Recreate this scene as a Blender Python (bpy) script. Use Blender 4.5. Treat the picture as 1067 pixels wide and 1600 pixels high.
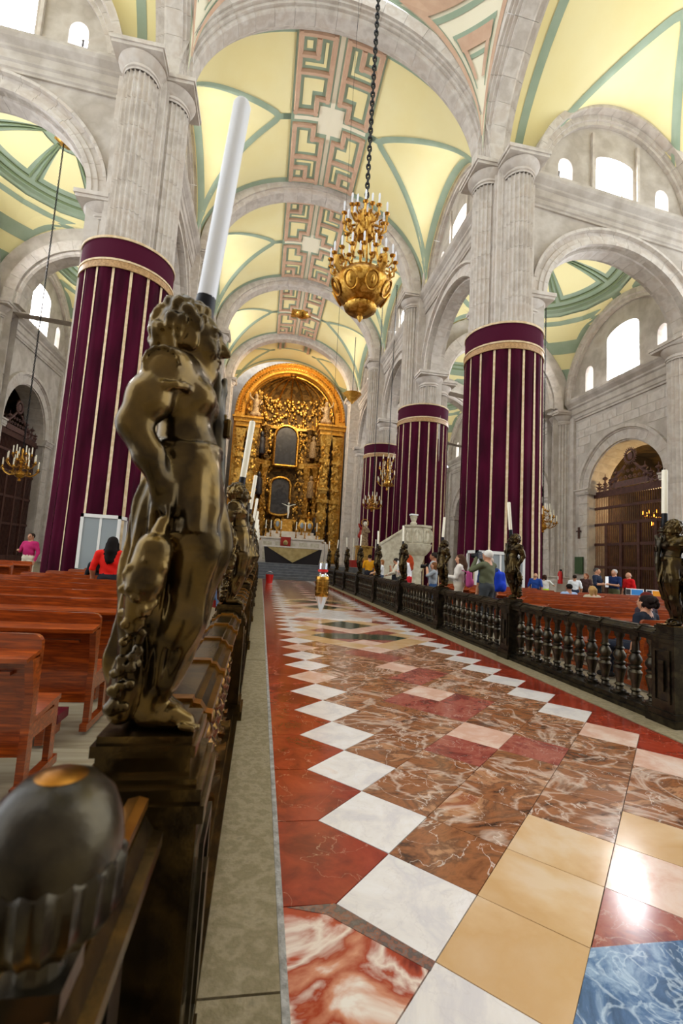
import bpy, bmesh, math, random
import numpy as np
from mathutils import Vector, Matrix
random.seed(7); rng = np.random.default_rng(7)
PI = math.pi; TAU = 2*PI
for o in list(bpy.data.objects): bpy.data.objects.remove(o)
SC = bpy.context.scene; COL = SC.collection
SC.unit_settings.system = 'METRIC'; SC.unit_settings.scale_length = 0.83

# ---------------------------------------------------------------- camera
cam_d = bpy.data.cameras.new('camera'); cam = bpy.data.objects.new('camera', cam_d); COL.objects.link(cam)
def _cam():
    yaw, pitch, roll = 0.1641, 0.1045, 0.0597
    f = Vector((math.sin(yaw)*math.cos(pitch), math.cos(yaw)*math.cos(pitch), math.sin(pitch)))
    r = Vector((math.cos(yaw), -math.sin(yaw), 0)); u = r.cross(f)
    r2 = math.cos(roll)*r + math.sin(roll)*u; u2 = -math.sin(roll)*r + math.cos(roll)*u
    m = Matrix((r2, u2, -f)).transposed().to_4x4(); m.translation = (0, 0, 1.6); return m
cam.matrix_world = _cam()
cam_d.sensor_fit = 'HORIZONTAL'; cam_d.sensor_width = 24; cam_d.lens = 730.8/1067*24
cam_d.clip_start = 0.03; cam_d.clip_end = 300
cam_d.dof.use_dof = True; cam_d.dof.focus_distance = 7.0; cam_d.dof.aperture_fstop = 3.2
SC.camera = cam
# ---------------------------------------------------------------- light
w = bpy.data.worlds.new('sky'); SC.world = w; w.use_nodes = True
bg = w.node_tree.nodes['Background']; bg.inputs[0].default_value = (0.90, 0.95, 1.0, 1); bg.inputs[1].default_value = 1.6
SC.view_settings.view_transform = 'Standard'; SC.view_settings.look = 'None'
SC.view_settings.exposure = 0.75; SC.view_settings.gamma = 1.0; SC.view_settings.use_curve_mapping = False
SC.cycles.use_denoising = True; SC.cycles.max_bounces = 7; SC.cycles.diffuse_bounces = 4; SC.cycles.glossy_bounces = 4
SC.cycles.sample_clamp_indirect = 6
WIN_E = 24.0      # daylight behind the window glass

# ---------------------------------------------------------------- materials
def lin(c):
    if isinstance(c, str): c = tuple(int(c[i:i+2], 16)/255 for i in (0, 2, 4))
    return tuple((x/12.92 if x <= .04045 else ((x+.055)/1.055)**2.4) for x in c) + (1,)
MATS = {}
def M(name, col, rough=.5, metal=0, col2=None, vs=3.0, bump=0, bs=20, coat=0, sheen=None, emit=0, spec=None, rnd=False, lo=.35, hi=.65, det=5, dist=0, scale3=None, alpha=1, rgh=None):
    m = bpy.data.materials.new(name); MATS[name] = m; m.use_nodes = True
    nt = m.node_tree; N = nt.nodes; L = nt.links; b = N['Principled BSDF']
    b.inputs['Base Color'].default_value = lin(col); b.inputs['Roughness'].default_value = rough; b.inputs['Metallic'].default_value = metal
    if coat: b.inputs['Coat Weight'].default_value = coat; b.inputs['Coat Roughness'].default_value = .08
    if spec is not None: b.inputs['Specular IOR Level'].default_value = spec
    if sheen: b.inputs['Sheen Weight'].default_value = .3; b.inputs['Sheen Tint'].default_value = lin(sheen); b.inputs['Sheen Roughness'].default_value = .22
    if emit: b.inputs['Emission Color'].default_value = lin(col); b.inputs['Emission Strength'].default_value = emit
    if alpha < 1: b.inputs['Alpha'].default_value = alpha
    if col2 or bump:
        geo = N.new('ShaderNodeNewGeometry'); vec = geo.outputs['Position']
        if rnd:
            oi = N.new('ShaderNodeObjectInfo'); mu = N.new('ShaderNodeVectorMath'); mu.operation = 'SCALE'
            mu.inputs[0].default_value = (31, 17, 53); L.new(oi.outputs['Random'], mu.inputs['Scale'])
            ad = N.new('ShaderNodeVectorMath'); L.new(vec, ad.inputs[0]); L.new(mu.outputs[0], ad.inputs[1]); vec = ad.outputs[0]
        if scale3:
            mp = N.new('ShaderNodeVectorMath'); mp.operation = 'MULTIPLY'; mp.inputs[1].default_value = scale3; L.new(vec, mp.inputs[0]); vec = mp.outputs[0]
    if col2:
        n = N.new('ShaderNodeTexNoise'); n.inputs['Scale'].default_value = vs; n.inputs['Detail'].default_value = det; n.inputs['Distortion'].default_value = dist; L.new(vec, n.inputs['Vector'])
        if rgh: n.inputs['Roughness'].default_value = rgh
        r = N.new('ShaderNodeValToRGB'); cols = [col] + (col2 if isinstance(col2, list) else [col2])
        e = r.color_ramp.elements; e[0].position = lo; e[0].color = lin(cols[0]); e[1].position = hi; e[1].color = lin(cols[-1])
        for i, c in enumerate(cols[1:-1]): k = e.new(lo+(hi-lo)*(i+1)/(len(cols)-1)); k.color = lin(c)
        L.new(n.outputs['Fac'], r.inputs['Fac']); L.new(r.outputs[0], b.inputs['Base Color'])
        if emit: L.new(r.outputs[0], b.inputs['Emission Color'])
    if bump:
        n2 = N.new('ShaderNodeTexNoise'); n2.inputs['Scale'].default_value = bs; n2.inputs['Detail'].default_value = 4; L.new(vec, n2.inputs['Vector'])
        bp = N.new('ShaderNodeBump'); bp.inputs['Strength'].default_value = bump; bp.inputs['Distance'].default_value = .02; L.new(n2.outputs['Fac'], bp.inputs['Height']); L.new(bp.outputs[0], b.inputs['Normal'])
    return m
def veins(m, vcol, scale=3, width=.03, dist=4, amt=.9):
    """thin mineral veins over the base colour"""
    nt = m.node_tree; N = nt.nodes; L = nt.links; b = N['Principled BSDF']; bc = b.inputs['Base Color']
    geo = N.new('ShaderNodeNewGeometry'); oi = N.new('ShaderNodeObjectInfo'); mu = N.new('ShaderNodeVectorMath'); mu.operation = 'SCALE'
    mu.inputs[0].default_value = (13, 37, 11); L.new(oi.outputs['Random'], mu.inputs['Scale'])
    ad = N.new('ShaderNodeVectorMath'); L.new(geo.outputs['Position'], ad.inputs[0]); L.new(mu.outputs[0], ad.inputs[1])
    n = N.new('ShaderNodeTexNoise'); n.inputs['Scale'].default_value = scale; n.inputs['Detail'].default_value = 6; n.inputs['Distortion'].default_value = dist*.25; L.new(ad.outputs[0], n.inputs['Vector'])
    s = N.new('ShaderNodeMath'); s.operation = 'SUBTRACT'; s.inputs[1].default_value = .5; L.new(n.outputs['Fac'], s.inputs[0])
    a = N.new('ShaderNodeMath'); a.operation = 'ABSOLUTE'; L.new(s.outputs[0], a.inputs[0])
    r = N.new('ShaderNodeMapRange'); r.inputs[1].default_value = 0; r.inputs[2].default_value = width; r.inputs[3].default_value = amt; r.inputs[4].default_value = 0; L.new(a.outputs[0], r.inputs[0])
    mx = N.new('ShaderNodeMix'); mx.data_type = 'RGBA'; L.new(r.outputs[0], mx.inputs[0])
    if bc.is_linked: L.new(bc.links[0].from_socket, mx.inputs[6])
    else: mx.inputs[6].default_value = bc.default_value
    mx.inputs[7].default_value = lin(vcol); L.new(mx.outputs[2], bc); return m
M('stone', 'c6bdb3', .85, col2=['b9afa5', 'cfc7be', 'c2b6aa', 'd6d0c9'], vs=1.1, bump=.25, bs=9, rnd=True, lo=.25, hi=.75)
M('stone_wall', 'bdb3a8', .9, col2=['aea499', 'c6beb5', 'b5a89b'], vs=.8, bump=.25, bs=6, lo=.25, hi=.75)
M('mortar', 'cfcac4', .95)
M('stone_old', '857659', .75, col2=['76694a', '8d7f62', '6f6349'], vs=16, bump=.25, bs=60, rnd=True, lo=.25, hi=.75, det=9)
M('mortar_strip', 'a8a39c', .9, col2='7d7971', vs=18, bump=.5, bs=60)
M('floor_side', 'a09680', .45, col2=['8d8169', 'b3a88f'], vs=1.5, scale3=(.6, 5, 1))
M('plaster_yellow', 'f5eab4', .8, col2='f2e4a6', vs=.4); M('plaster_green', 'a2b29c', .8, col2='96a890', vs=1)
M('paint_rose', 'd0ae94', .75, col2='c7a288', vs=2); M('plaster_cream', 'f2ead0', .8); M('plaster_aisle', 'f5eab0', .8); M('green_dark', '7a8a66', .8)
M('velvet', '300416', .85, col2='480824', vs=2, scale3=(1, 1, .25), sheen='d81c98', rnd=True, spec=.1)
M('velvet_band', '440622', .8, sheen='c02a86', spec=.15); M('ribbon', 'd8c3a0', .6, col2='c2a67c', vs=6); M('gold_braid', 'b58d5a', .5, col2='8f6a3c', vs=12)
def wood(name, c1, c2, rough, coat): return M(name, c1, rough, col2=[c2, c1], vs=6, scale3=(.5, 3, 6), coat=coat, rnd=True, lo=.3, hi=.75)
wood('pew_wood', 'b85414', '78300a', .28, .6); M('vinyl_maroon', '5c1424', .35, bump=.1, bs=40)
M('bronze', '58482a', .21, .92, col2=['3a2f1e', '6b5630', '4a3e2e'], vs=5, bump=.04, bs=60, lo=.3, hi=.7, rnd=True)
M('bronze_dark', '3f382c', .3, .85, col2=['2e2922', '4c4434', '393630'], vs=6, bump=.06, bs=70, lo=.3, hi=.7, rnd=True)
M('bronze_amber', '6e4f2a', .22, 1, col2=['54401f', '805a2c', '5c4a34'], vs=8, lo=.3, hi=.7, rnd=True); M('bronze_brown', '42362a', .26, 1, col2=['2c241a', '4e4026', '38302a'], vs=5, bump=.04, bs=60, lo=.3, hi=.7, rnd=True)
M('brass_worn', 'b07a2e', .3, 1, col2='8a5a20', vs=9); M('brass', 'c99a4a', .25, 1, col2='a87830', vs=10)
M('iron_black', '17171a', .4, .6); M('candle_wax', 'ece6d2', .45, spec=.4); M('candle_white', 'e6e8ee', .4); M('wick', '4a3524', .8)
M('gold', 'cf9a44', .36, 1, col2=['94641f', 'dcae58', 'b98530'], vs=4, bump=.4, bs=30, lo=.3, hi=.7)
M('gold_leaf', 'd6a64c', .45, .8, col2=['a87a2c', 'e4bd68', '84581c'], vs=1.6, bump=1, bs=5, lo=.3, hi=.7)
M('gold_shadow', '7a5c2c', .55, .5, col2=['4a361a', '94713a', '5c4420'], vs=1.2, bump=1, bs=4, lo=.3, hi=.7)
M('gold_paint', 'd69c3c', .4, .5, col2=['bf8628', 'e4b258'], vs=3, bump=.8, bs=7)
M('painting_dark', '2c2c34', .4, col2=['1b1b22', '3e3c40', '2a2422'], vs=.8, rnd=True)
M('marble_white', 'dcd6d0', .14, col2=['cfc8c8', 'ded6d0', 'e4dedb', 'dcc9bd'], vs=3.5, rnd=True, dist=.5, det=12, rgh=.65, lo=.28, hi=.72); veins(MATS['marble_white'], 'c4bab8', 6, .012, 3, .4)
M('marble_pink', 'd6b4a2', .14, col2=['cfa48e', 'dcbfae', 'e0cdc2'], vs=3, rnd=True, dist=.4, det=12, rgh=.65, lo=.28, hi=.72)
M('marble_beige', 'c8a57c', .14, col2=['c39c6c', 'cdaa80', 'd2b798'], vs=1.4, rnd=True, dist=.3, det=9, rgh=.55)
M('marble_red', '8c2f1e', .14, col2=['6e2214', '8c301d', '9a3a24', 'a04a30'], vs=3.0, rnd=True, dist=.5, lo=.25, hi=.75, det=12, rgh=.65); veins(MATS['marble_red'], 'c89a84', 2.6, .0035, 3, .6)
M('marble_onyx', '8a5233', .14, col2=['3f2c20', '7a4c30', '96603c', '6e4a34', 'b4835f', '8a4a2e', 'cfae94'], vs=1.5, rnd=True, dist=.9, lo=.27, hi=.74, scale3=(1.1, 2.2, 1), det=13, rgh=.68); veins(MATS['marble_onyx'], 'ddc6b4', 1.1, .035, 7, .55); veins(MATS['marble_onyx'], 'e6d6c8', 2.6, .007, 4, .7)
M('marble_wine', '8a4438', .14, col2=['64302a', '8e4438', 'a05c4c', '7a3430', 'b07a68'], vs=2.2, rnd=True, dist=.7, lo=.28, hi=.72, det=13, rgh=.7); veins(MATS['marble_wine'], 'cdb3a2', 3.5, .008, 5, .5)
M('marble_green', '3f4a3a', .12, col2=['333c30', '56604a'], vs=9, rnd=True); M('marble_blue', '46628a', .14, col2=['34506f', '4c6a90', '8fa6bf', '43608a'], vs=4, rnd=True, dist=.8, det=12, rgh=.65, lo=.3, hi=.72); veins(MATS['marble_blue'], 'c2d2e0', 5, .03, 6, .6)
M('marble_breccia', '8c2f1e', .14, col2=['6e2014', 'a8452c', 'e0cfc0', '9c3a22', 'c8876a', 'e6dcd0'], vs=2.4, rnd=True, dist=.8, lo=.3, hi=.68, det=6); M('terrazzo', '6b5f5a', .15, col2=['5c504c', '8a5a48', '6e6460', 'a8603c'], vs=26, lo=.35, hi=.7)
M('grout', '5d4a40', .8)
M('step_stone', '6a6c70', .5, col2='595b5f', vs=3); M('altar_marble', 'e4dcd0', .4, col2='d4c8b8', vs=3, bump=.3, bs=12); M('pulpit_stone', 'd9d2bd', .6, col2='bdb298', vs=4, bump=.6, bs=14)
M('window_light', 'f4f8ff', .5, emit=WIN_E); M('glass_orange', 'f0a030', .5, emit=.9); M('glass_pale', 'e8eef0', .5, emit=WIN_E*.7); M('lead', '3a3a3c', .6)
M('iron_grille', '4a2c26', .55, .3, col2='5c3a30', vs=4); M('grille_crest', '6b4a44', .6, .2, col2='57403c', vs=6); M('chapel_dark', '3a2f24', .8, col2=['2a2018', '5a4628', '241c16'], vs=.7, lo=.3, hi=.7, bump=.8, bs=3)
M('lamp_glow', 'ffa030', .5, emit=4)
M('red_cloth', '9c2416', .8); M('black_cloth', '241c1c', .8); M('gold_cloth', 'b8a068', .6, col2='a08850', vs=3); M('white_paint', 'dcdcd8', .5); M('grey_paint', '8a8c8a', .5); M('glass_panel', '8a9498', .1, spec=.8); M('plastic_red', 'd01c18', .35); M('sign_white', 'eef0f0', .6); M('sign_blue', '3a8cd8', .6); M('sign_orange', 'f0a028', .6); M('plaque_green', '3a5232', .8); M('chrome', 'c8ccd0', .12, 1); M('plaster_saint', 'b09870', .6, col2='6a4c34', vs=8)

# ---------------------------------------------------------------- geometry helpers
XC = 2.28
def sink(x, z):
    """the building has settled: the nave's east side stands lower than its west side"""
    k = min(1.0, max(0.0, z/12.0)); s = .052*(XC-x)
    if x > XC+8.5: s -= .06*(x-XC-8.5)
    return k*s
def warp(v): return (v[0], v[1], v[2]+sink(v[0], v[2]))
class MB:
    def __init__(s): s.v = []; s.f = []; s.m = []; s.mi = 0
    def add(s, vs, fs):
        k = len(s.v); s.v += [tuple(p) for p in vs]; s.f += [tuple(i+k for i in f) for f in fs]; s.m += [s.mi]*len(fs); return s
    def box(s, x0, x1, y0, y1, z0, z1):
        return s.add([(x0,y0,z0),(x1,y0,z0),(x1,y1,z0),(x0,y1,z0),(x0,y0,z1),(x1,y0,z1),(x1,y1,z1),(x0,y1,z1)],
                     [(3,2,1,0),(4,5,6,7),(0,1,5,4),(1,2,6,5),(2,3,7,6),(3,0,4,7)])
    def prism(s, poly, z0, z1):
        n = len(poly); return s.add([(x,y,z0) for x,y in poly]+[(x,y,z1) for x,y in poly], [tuple(range(n-1,-1,-1)), tuple(range(n,2*n))]+[(i,(i+1)%n,n+(i+1)%n,n+i) for i in range(n)])
    def lathe(s, prof, n=16, c=(0,0,0), cap=True, a0=0, a1=TAU, flute=0, fl=0):
        full = abs(a1-a0-TAU) < 1e-6; k = n if full else n+1; vs = []
        for r, z in prof:
            for i in range(k):
                a = a0+(a1-a0)*i/n; rr = r*(1-fl*abs(math.sin(a*flute/2))) if flute else r
                vs.append((c[0]+rr*math.cos(a), c[1]+rr*math.sin(a), c[2]+z))
        fs = []
        for j in range(len(prof)-1):
            for i in range(n):
                i2 = (i+1) % k; fs.append((j*k+i, j*k+i2, (j+1)*k+i2, (j+1)*k+i))
        if cap and full: fs += [tuple(range(n-1,-1,-1)), tuple((len(prof)-1)*k+i for i in range(n))]
        return s.add(vs, fs)
    def tube(s, pts, rad, n=6, cap=True):
        pts = [Vector(p) for p in pts]; vs = []; m = len(pts); up = None
        for i, p in enumerate(pts):
            t = (pts[min(i+1,m-1)]-pts[max(i-1,0)]).normalized()
            if up is None: up = t.orthogonal().normalized()
            up = (up-t*up.dot(t)); up = up.normalized() if up.length > 1e-6 else t.orthogonal().normalized()
            b = t.cross(up); r = rad[i] if isinstance(rad, (list, tuple)) else rad
            vs += [p+up*(r*math.cos(TAU*k/n))+b*(r*math.sin(TAU*k/n)) for k in range(n)]
        fs = [(j*n+i, j*n+(i+1)%n, (j+1)*n+(i+1)%n, (j+1)*n+i) for j in range(m-1) for i in range(n)]
        if cap: fs += [tuple(range(n-1,-1,-1)), tuple((m-1)*n+i for i in range(n))]
        return s.add(vs, fs)
    def sweep(s, prof, path, closed=True, cap=True):
        """prof: 2-D points; path: list of functions (a,b)->xyz"""
        n = len(prof); vs = [fn(a,b) for fn in path for a,b in prof]; k = n if closed else n-1
        fs = [(j*n+i, j*n+(i+1)%n, (j+1)*n+(i+1)%n, (j+1)*n+i) for j in range(len(path)-1) for i in range(k)]
        if cap and closed: fs += [tuple(range(n-1,-1,-1)), tuple((len(path)-1)*n+i for i in range(n))]
        return s.add(vs, fs)
    def ball(s, c, r, n=8, m=5):
        r = r if isinstance(r, (tuple, list)) else (r,r,r); vs = [(c[0],c[1],c[2]-r[2])]
        for j in range(1,m):
            a = PI*j/m-PI/2
            vs += [(c[0]+r[0]*math.cos(a)*math.cos(TAU*i/n), c[1]+r[1]*math.cos(a)*math.sin(TAU*i/n), c[2]+r[2]*math.sin(a)) for i in range(n)]
        vs.append((c[0],c[1],c[2]+r[2])); t = len(vs)-1
        fs = [(0,1+(i+1)%n,1+i) for i in range(n)]+[(1+(j*n)+i,1+j*n+(i+1)%n,1+(j+1)*n+(i+1)%n,1+(j+1)*n+i) for j in range(m-2) for i in range(n)]+[(1+(m-2)*n+i,1+(m-2)*n+(i+1)%n,t) for i in range(n)]
        return s.add(vs, fs)
    def grid(s, P):
        n = len(P); m = len(P[0]); return s.add([p for r in P for p in r], [(i*m+j, i*m+j+1, (i+1)*m+j+1, (i+1)*m+j) for i in range(n-1) for j in range(m-1)])
    def mesh(s, name, mats, smooth=False, wp=False, fix=False):
        me = bpy.data.meshes.new(name); vs = [warp(p) for p in s.v] if wp else s.v
        me.from_pydata(vs, [], s.f)
        for m in ([mats] if isinstance(mats, str) else mats): me.materials.append(MATS[m])
        if any(s.m): me.polygons.foreach_set('material_index', s.m)
        if fix:
            b = bmesh.new(); b.from_mesh(me); bmesh.ops.recalc_face_normals(b, faces=b.faces); b.to_mesh(me); b.free()
        if smooth:
            me.polygons.foreach_set('use_smooth', [True]*len(me.polygons))
            if smooth != 'all':
                try: me.set_sharp_from_angle(angle=math.radians(40))
                except Exception: pass
        me.update(); return me
    def obj(s, name, mats, parent=None, smooth=False, wp=False, fix=False, loc=(0,0,0), rz=0):
        return link(name, s.mesh(name, mats, smooth, wp, fix), parent, loc, rz)
def link(name, me, parent=None, loc=(0,0,0), rz=0, sc=None, rot=None):
    o = bpy.data.objects.new(name, me); COL.objects.link(o); o.location = loc
    o.rotation_euler = rot if rot else (0,0,rz)
    if sc: o.scale = sc if isinstance(sc, (tuple, list)) else (sc,sc,sc)
    if parent: o.parent = parent
    return o
def tag(o, label=None, cat=None, group=None, kind=None):
    for k, v in (('label',label),('category',cat),('group',group),('kind',kind)):
        if v: o[k] = v
    return o
def thing(name, label, cat, loc=(0,0,0), rz=0, group=None, sc=None): return tag(link(name, None, None, loc, rz, sc), label, cat, group)
def struct(o, label=None): return tag(o, label, None, None, 'structure')
def clone(root, loc=None, rz=None, label=None, parent=None, **kw):
    c = root.copy(); COL.objects.link(c); c.parent = parent
    if loc is not None: c.location = loc
    if rz is not None: c.rotation_euler = (0,0,rz)
    if label: c['label'] = label
    for ch in list(root.children): clone(ch, parent=c)
    return c
ORD = ['first','second','third','fourth','fifth','sixth','seventh','eighth','ninth','tenth','eleventh','twelfth','thirteenth','fourteenth','fifteenth','sixteenth','seventeenth','eighteenth','nineteenth','twentieth','twenty-first','twenty-second','twenty-third','twenty-fourth']

# ---------------------------------------------------------------- the floor
def build_floor():
    fl = MB().box(-24,28,-8,76,-.3,-.03).obj('floor', 'floor_side'); struct(fl, 'pale worn floor under the pews and side aisles')
    e = .3538; X0 = .8256; Y0 = 2.6863; g = .0035
    XL, XR = X0-1.7*e, X0+9.7*e
    MB().box(XL,XR,.2,34.6,-.03,-.012).obj('grout_bed', 'grout', fl)
    d = e-g
    dia = MB().prism([(d,0),(0,d),(-d,0),(0,-d)], -.012, 0).mesh('floor_tile', 'marble_white')
    yl = 1.7*e
    redL = MB().prism([(-yl,-e+g),(-e-g*.5,-e+g),(-g*1.6,-g*.2),(-g*1.6,g*.2),(-e-g*.5,e-g),(-yl,e-g)], -.012, 0).mesh('border_tile', 'marble_red')
    redR = MB().prism([(yl,-e+g),(yl,e-g),(e+g*.5,e-g),(g*1.6,g*.2),(g*1.6,-g*.2),(e+g*.5,-e+g)], -.012, 0).mesh('border_tile', 'marble_red')
    far = {}
    def tile(me, x, y, mat, name='floor_tile', far_ok=True):
        if y > 19.5:
            far.setdefault(mat, MB()).add([(v.co.x+x, v.co.y+y, v.co.z) for v in me.vertices], [tuple(p.vertices) for p in me.polygons]); return
        o = link(name, me, fl, (x, y, 0)); o.material_slots[0].link = 'OBJECT'; o.material_slots[0].material = MATS[mat]
    r1 = random.Random(3)
    special = set()
    def medal(c, t):
        """half of a diamond medallion, t rows in from its apex"""
        d = abs(c-4)
        if t < d-1: return None
        if t == d-1: return 'marble_beige'
        if (d,t) == (0,1): return 'marble_pink'
        if t == 5+d: return 'marble_pink'
        if t < 5+d: return 'marble_beige' if d == 3 else 'marble_wine'
        if d+abs(t-8) <= 1: return 'marble_green'
        if t >= 11: return 'marble_white' if d < 2 else 'marble_pink'
        return 'marble_wine' if (t+d) % 4 < 2 else 'marble_beige'
    for c in range(0,9):
        for r in range(-4,92):
            if (c+r) % 2 == 0: continue
            x, y = X0+c*e, Y0+r*e
            if y < .7 or y > 34.2: continue
            mat = None
            if c in (0,8): mat = 'marble_white' if r1.random() < .8 else 'marble_pink'
            elif r <= 0: mat = medal(c,-r)
            elif 18 <= r <= 32: mat = medal(c,r-18)
            elif 32 < r <= 46: mat = medal(c,46-r)
            if mat is None:
                if c == 4 and r % 4 == 1 and r > 4: mat = 'marble_pink'
                elif c in (3,5) and (r//2) % 2 == 0 or (c == 4 and r % 4 == 3): mat = 'marble_wine' if r1.random() < .75 else 'marble_onyx'
                else: mat = 'marble_onyx'
            tile(dia, x, y, mat)
    for k in range(-3,46):
        y = Y0+2*k*e
        if y < .9 or y > 34: continue
        tile(redL, X0, y, 'marble_breccia' if k == -1 else 'marble_red', 'border_tile'); tile(redR, X0+8*e, y, 'marble_red', 'border_tile')
    for m, b in far.items(): tag(b.obj('far_tiles', m, fl), 'far tiles too small to tell apart', kind='stuff')
    # blue half-diamond slab of the near medallion and white slab under the pendulum
    for r0,sg_,mt in ((0,-1,'marble_blue'),(18,1,'marble_green'),(46,-1,'marble_green')):
        pl = [(X0+c*e,Y0+(r0+sg_*t)*e) for c,t in ((2,2),(6,2),(7,3),(6,4),(2,4),(1,3))]; MB().prism(pl if sg_ > 0 else pl[::-1], 0, .003).obj('band_slab', mt, fl)
    MB().prism([(X0-1.02*e,Y0-1.0*e),(X0-.0*e,Y0-2.0*e),(X0-.1*e,Y0-2.12*e),(X0-1.15*e,Y0-1.18*e),(X0-1.65*e,Y0-1.02*e)][::-1], 0, .002).obj('terrazzo_patch', 'terrazzo', fl)
    MB().prism([(1.05,13.3),(3.1,12.6),(3.25,13.2),(1.3,14.1)], 0, .02).obj('white_slab', 'marble_white', fl)
    # stone kerbs, slab by slab
    y = .05; n = 0
    while y < 34.5:
        L = 1.85+.25*math.sin(n*2.3)
        MB().box(-.62,XL-.032,y,min(y+L,34.5)-.008,-.03,.006+.003*math.sin(n*1.7)).obj('kerb_slab', 'stone_old', fl)
        MB().box(XR+.01,5.2,y,min(y+L,34.5)-.008,-.03,.006).obj('kerb_slab', 'stone_old', fl); y += L; n += 1
    MB().box(XL-.03,XL,.05,34.5,-.03,.003).obj('mortar_strip', 'mortar_strip', fl)
    return fl
FLOOR = build_floor()

# ---------------------------------------------------------------- the building
BAY = 12.03; Y1 = 21.2; PY = [Y1+BAY*i for i in range(4)]; PO = 9.06      # pier rows, pier offset from the nave axis
ZS = 22.6; ZL = 16.2                                                     # springing of high and low arches
def half_col(r0, r1, h, nfl=22):
    """fluted shaft drum, full circle"""
    b = MB(); n = nfl*6; prof = []
    ring = lambda r, z: [(r*(1-.15*max(0, math.sin(PI*((i/6) % 1)))**.6)*math.cos(TAU*i/n), r*(1-.15*max(0, math.sin(PI*((i/6) % 1)))**.6)*math.sin(TAU*i/n), z) for i in range(n)]
    z = [.004, h-.004]; rs = [r0, r1]
    b.add(ring(rs[0], z[0])+ring(rs[1], z[1]), [(i,(i+1)%n,n+(i+1)%n,n+i) for i in range(n)]+[tuple(range(n-1,-1,-1)), tuple(range(n,2*n))]); return b
DRUM = half_col(.74,.73,1.28).mesh('shaft_drum','stone')
NECK = MB().lathe([(.73,0),(.73,.1),(.79,.12),(.79,.2),(.73,.22),(.73,.3),(.78,.33),(.96,.55),(1.0,.66),(.97,.7)], 28).mesh('capital','stone',True)
ABAC = MB().box(-1.04,1.04,-1.04,1.04,0,.14).box(-1.1,1.1,-1.1,1.1,.14,.32).mesh('abacus','stone')
BASE = MB().box(-1,1,-1,1,0,.9).lathe([(.98,.9),(1.02,1.0),(.98,1.12),(.84,1.16),(.84,1.26),(.92,1.34),(.78,1.42)],24).mesh('column_base','stone')
def shaft(parent, x, y, top, z0=1.4):
    n = int((top-z0)/1.28)
    if z0 < 2: link('column_base', BASE, parent, (x,y,0))
    for i in range(n+1):
        z = z0+i*1.28
        if z+1.28 > top: break
        link('shaft_drum', DRUM, parent, (x,y,z+sink(x,z)))
    zt = z+sink(x,z) if z+1.28 > top else z+1.28+sink(x,z)
    k = top-1.06+sink(x,top); link('capital', NECK, parent, (x,y,k)); link('abacus', ABAC, parent, (x,y,k+.7))
    MB().lathe([(.73,zt),(.73,k)],24,c=(x,y,0)).obj('shaft_collar','stone',parent,True)
def pier(side, i):
    x = XC+side*PO; y = PY[i]
    zt = ZS+.02; b = MB()
    b.box(x-1.0,x+1.0,y-1.0,y+1.0,0,zt); b.box(x-.82,x+.82,y-1.1,y+1.1,0,ZL if i else zt); b.box(x-1.1,x+1.1,y-.82,y+.82,0,zt)
    p = b.obj('column','stone',wp=True); struct(p, 'pale fluted stone pier of the '+('right' if side > 0 else 'left')+' nave arcade')
    zd = 12.6 if (i < 3 if side > 0 else i < 2) else 1.4      # the shafts show only above the drapes
    shaft(p, x-side*1.12, y, ZS, zd)
    if i == 0: shaft(p, x, y-1.12, ZS, zd)
    else: shaft(p, x, y-1.12, ZL, zd)
    shaft(p, x+side*1.12, y, ZL, zd); shaft(p, x, y+1.12, ZL, zd)
    return p
PIERS = {}
for sd in (-1,1):
    for i in range(4): PIERS[(sd,i)] = pier(sd,i)

PROF_BIG = [(-.85,1.1),(-.85,.42),(-.72,.42),(-.72,.3),(-.56,.3),(-.56,.17),(-.4,.17),(-.4,.06),(-.3,0),(.3,0),(.4,.06),(.4,.17),(.56,.17),(.56,.3),(.72,.3),(.72,.42),(.85,.42),(.85,1.1)]
PROF_SIM = [(-.75,1.0),(-.75,.3),(-.6,.3),(-.6,.12),(-.5,0),(.5,0),(.6,.12),(.6,.3),(.75,.3),(.75,1.0)]
def arch(parent, tf, a, b, zs, prof, n, th0=0, th1=PI, name='voussoir', seg=2, mat='stone', gap=None):
    gap = gap or .012/a if False else (.012/a)
    """ring of wedge stones; tf(u,t,z)->world, u across the span, t through the thickness"""
    for k in range(n):
        t0 = th0+(th1-th0)*k/n+gap*.5; t1 = th0+(th1-th0)*(k+1)/n-gap*.5; path = []
        for j in range(seg+1):
            th = t0+(t1-t0)*j/seg; c, s_ = math.cos(th), math.sin(th); nx, nz = c/a, s_/b; q = math.hypot(nx,nz); nx/=q; nz/=q
            path.append(lambda t,m,c=c,s_=s_,nx=nx,nz=nz: tf(a*c+nx*m, t, zs+b*s_+nz*m))
        MB().sweep(prof, path).obj(name, mat, parent, wp=True, fix=True)
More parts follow.
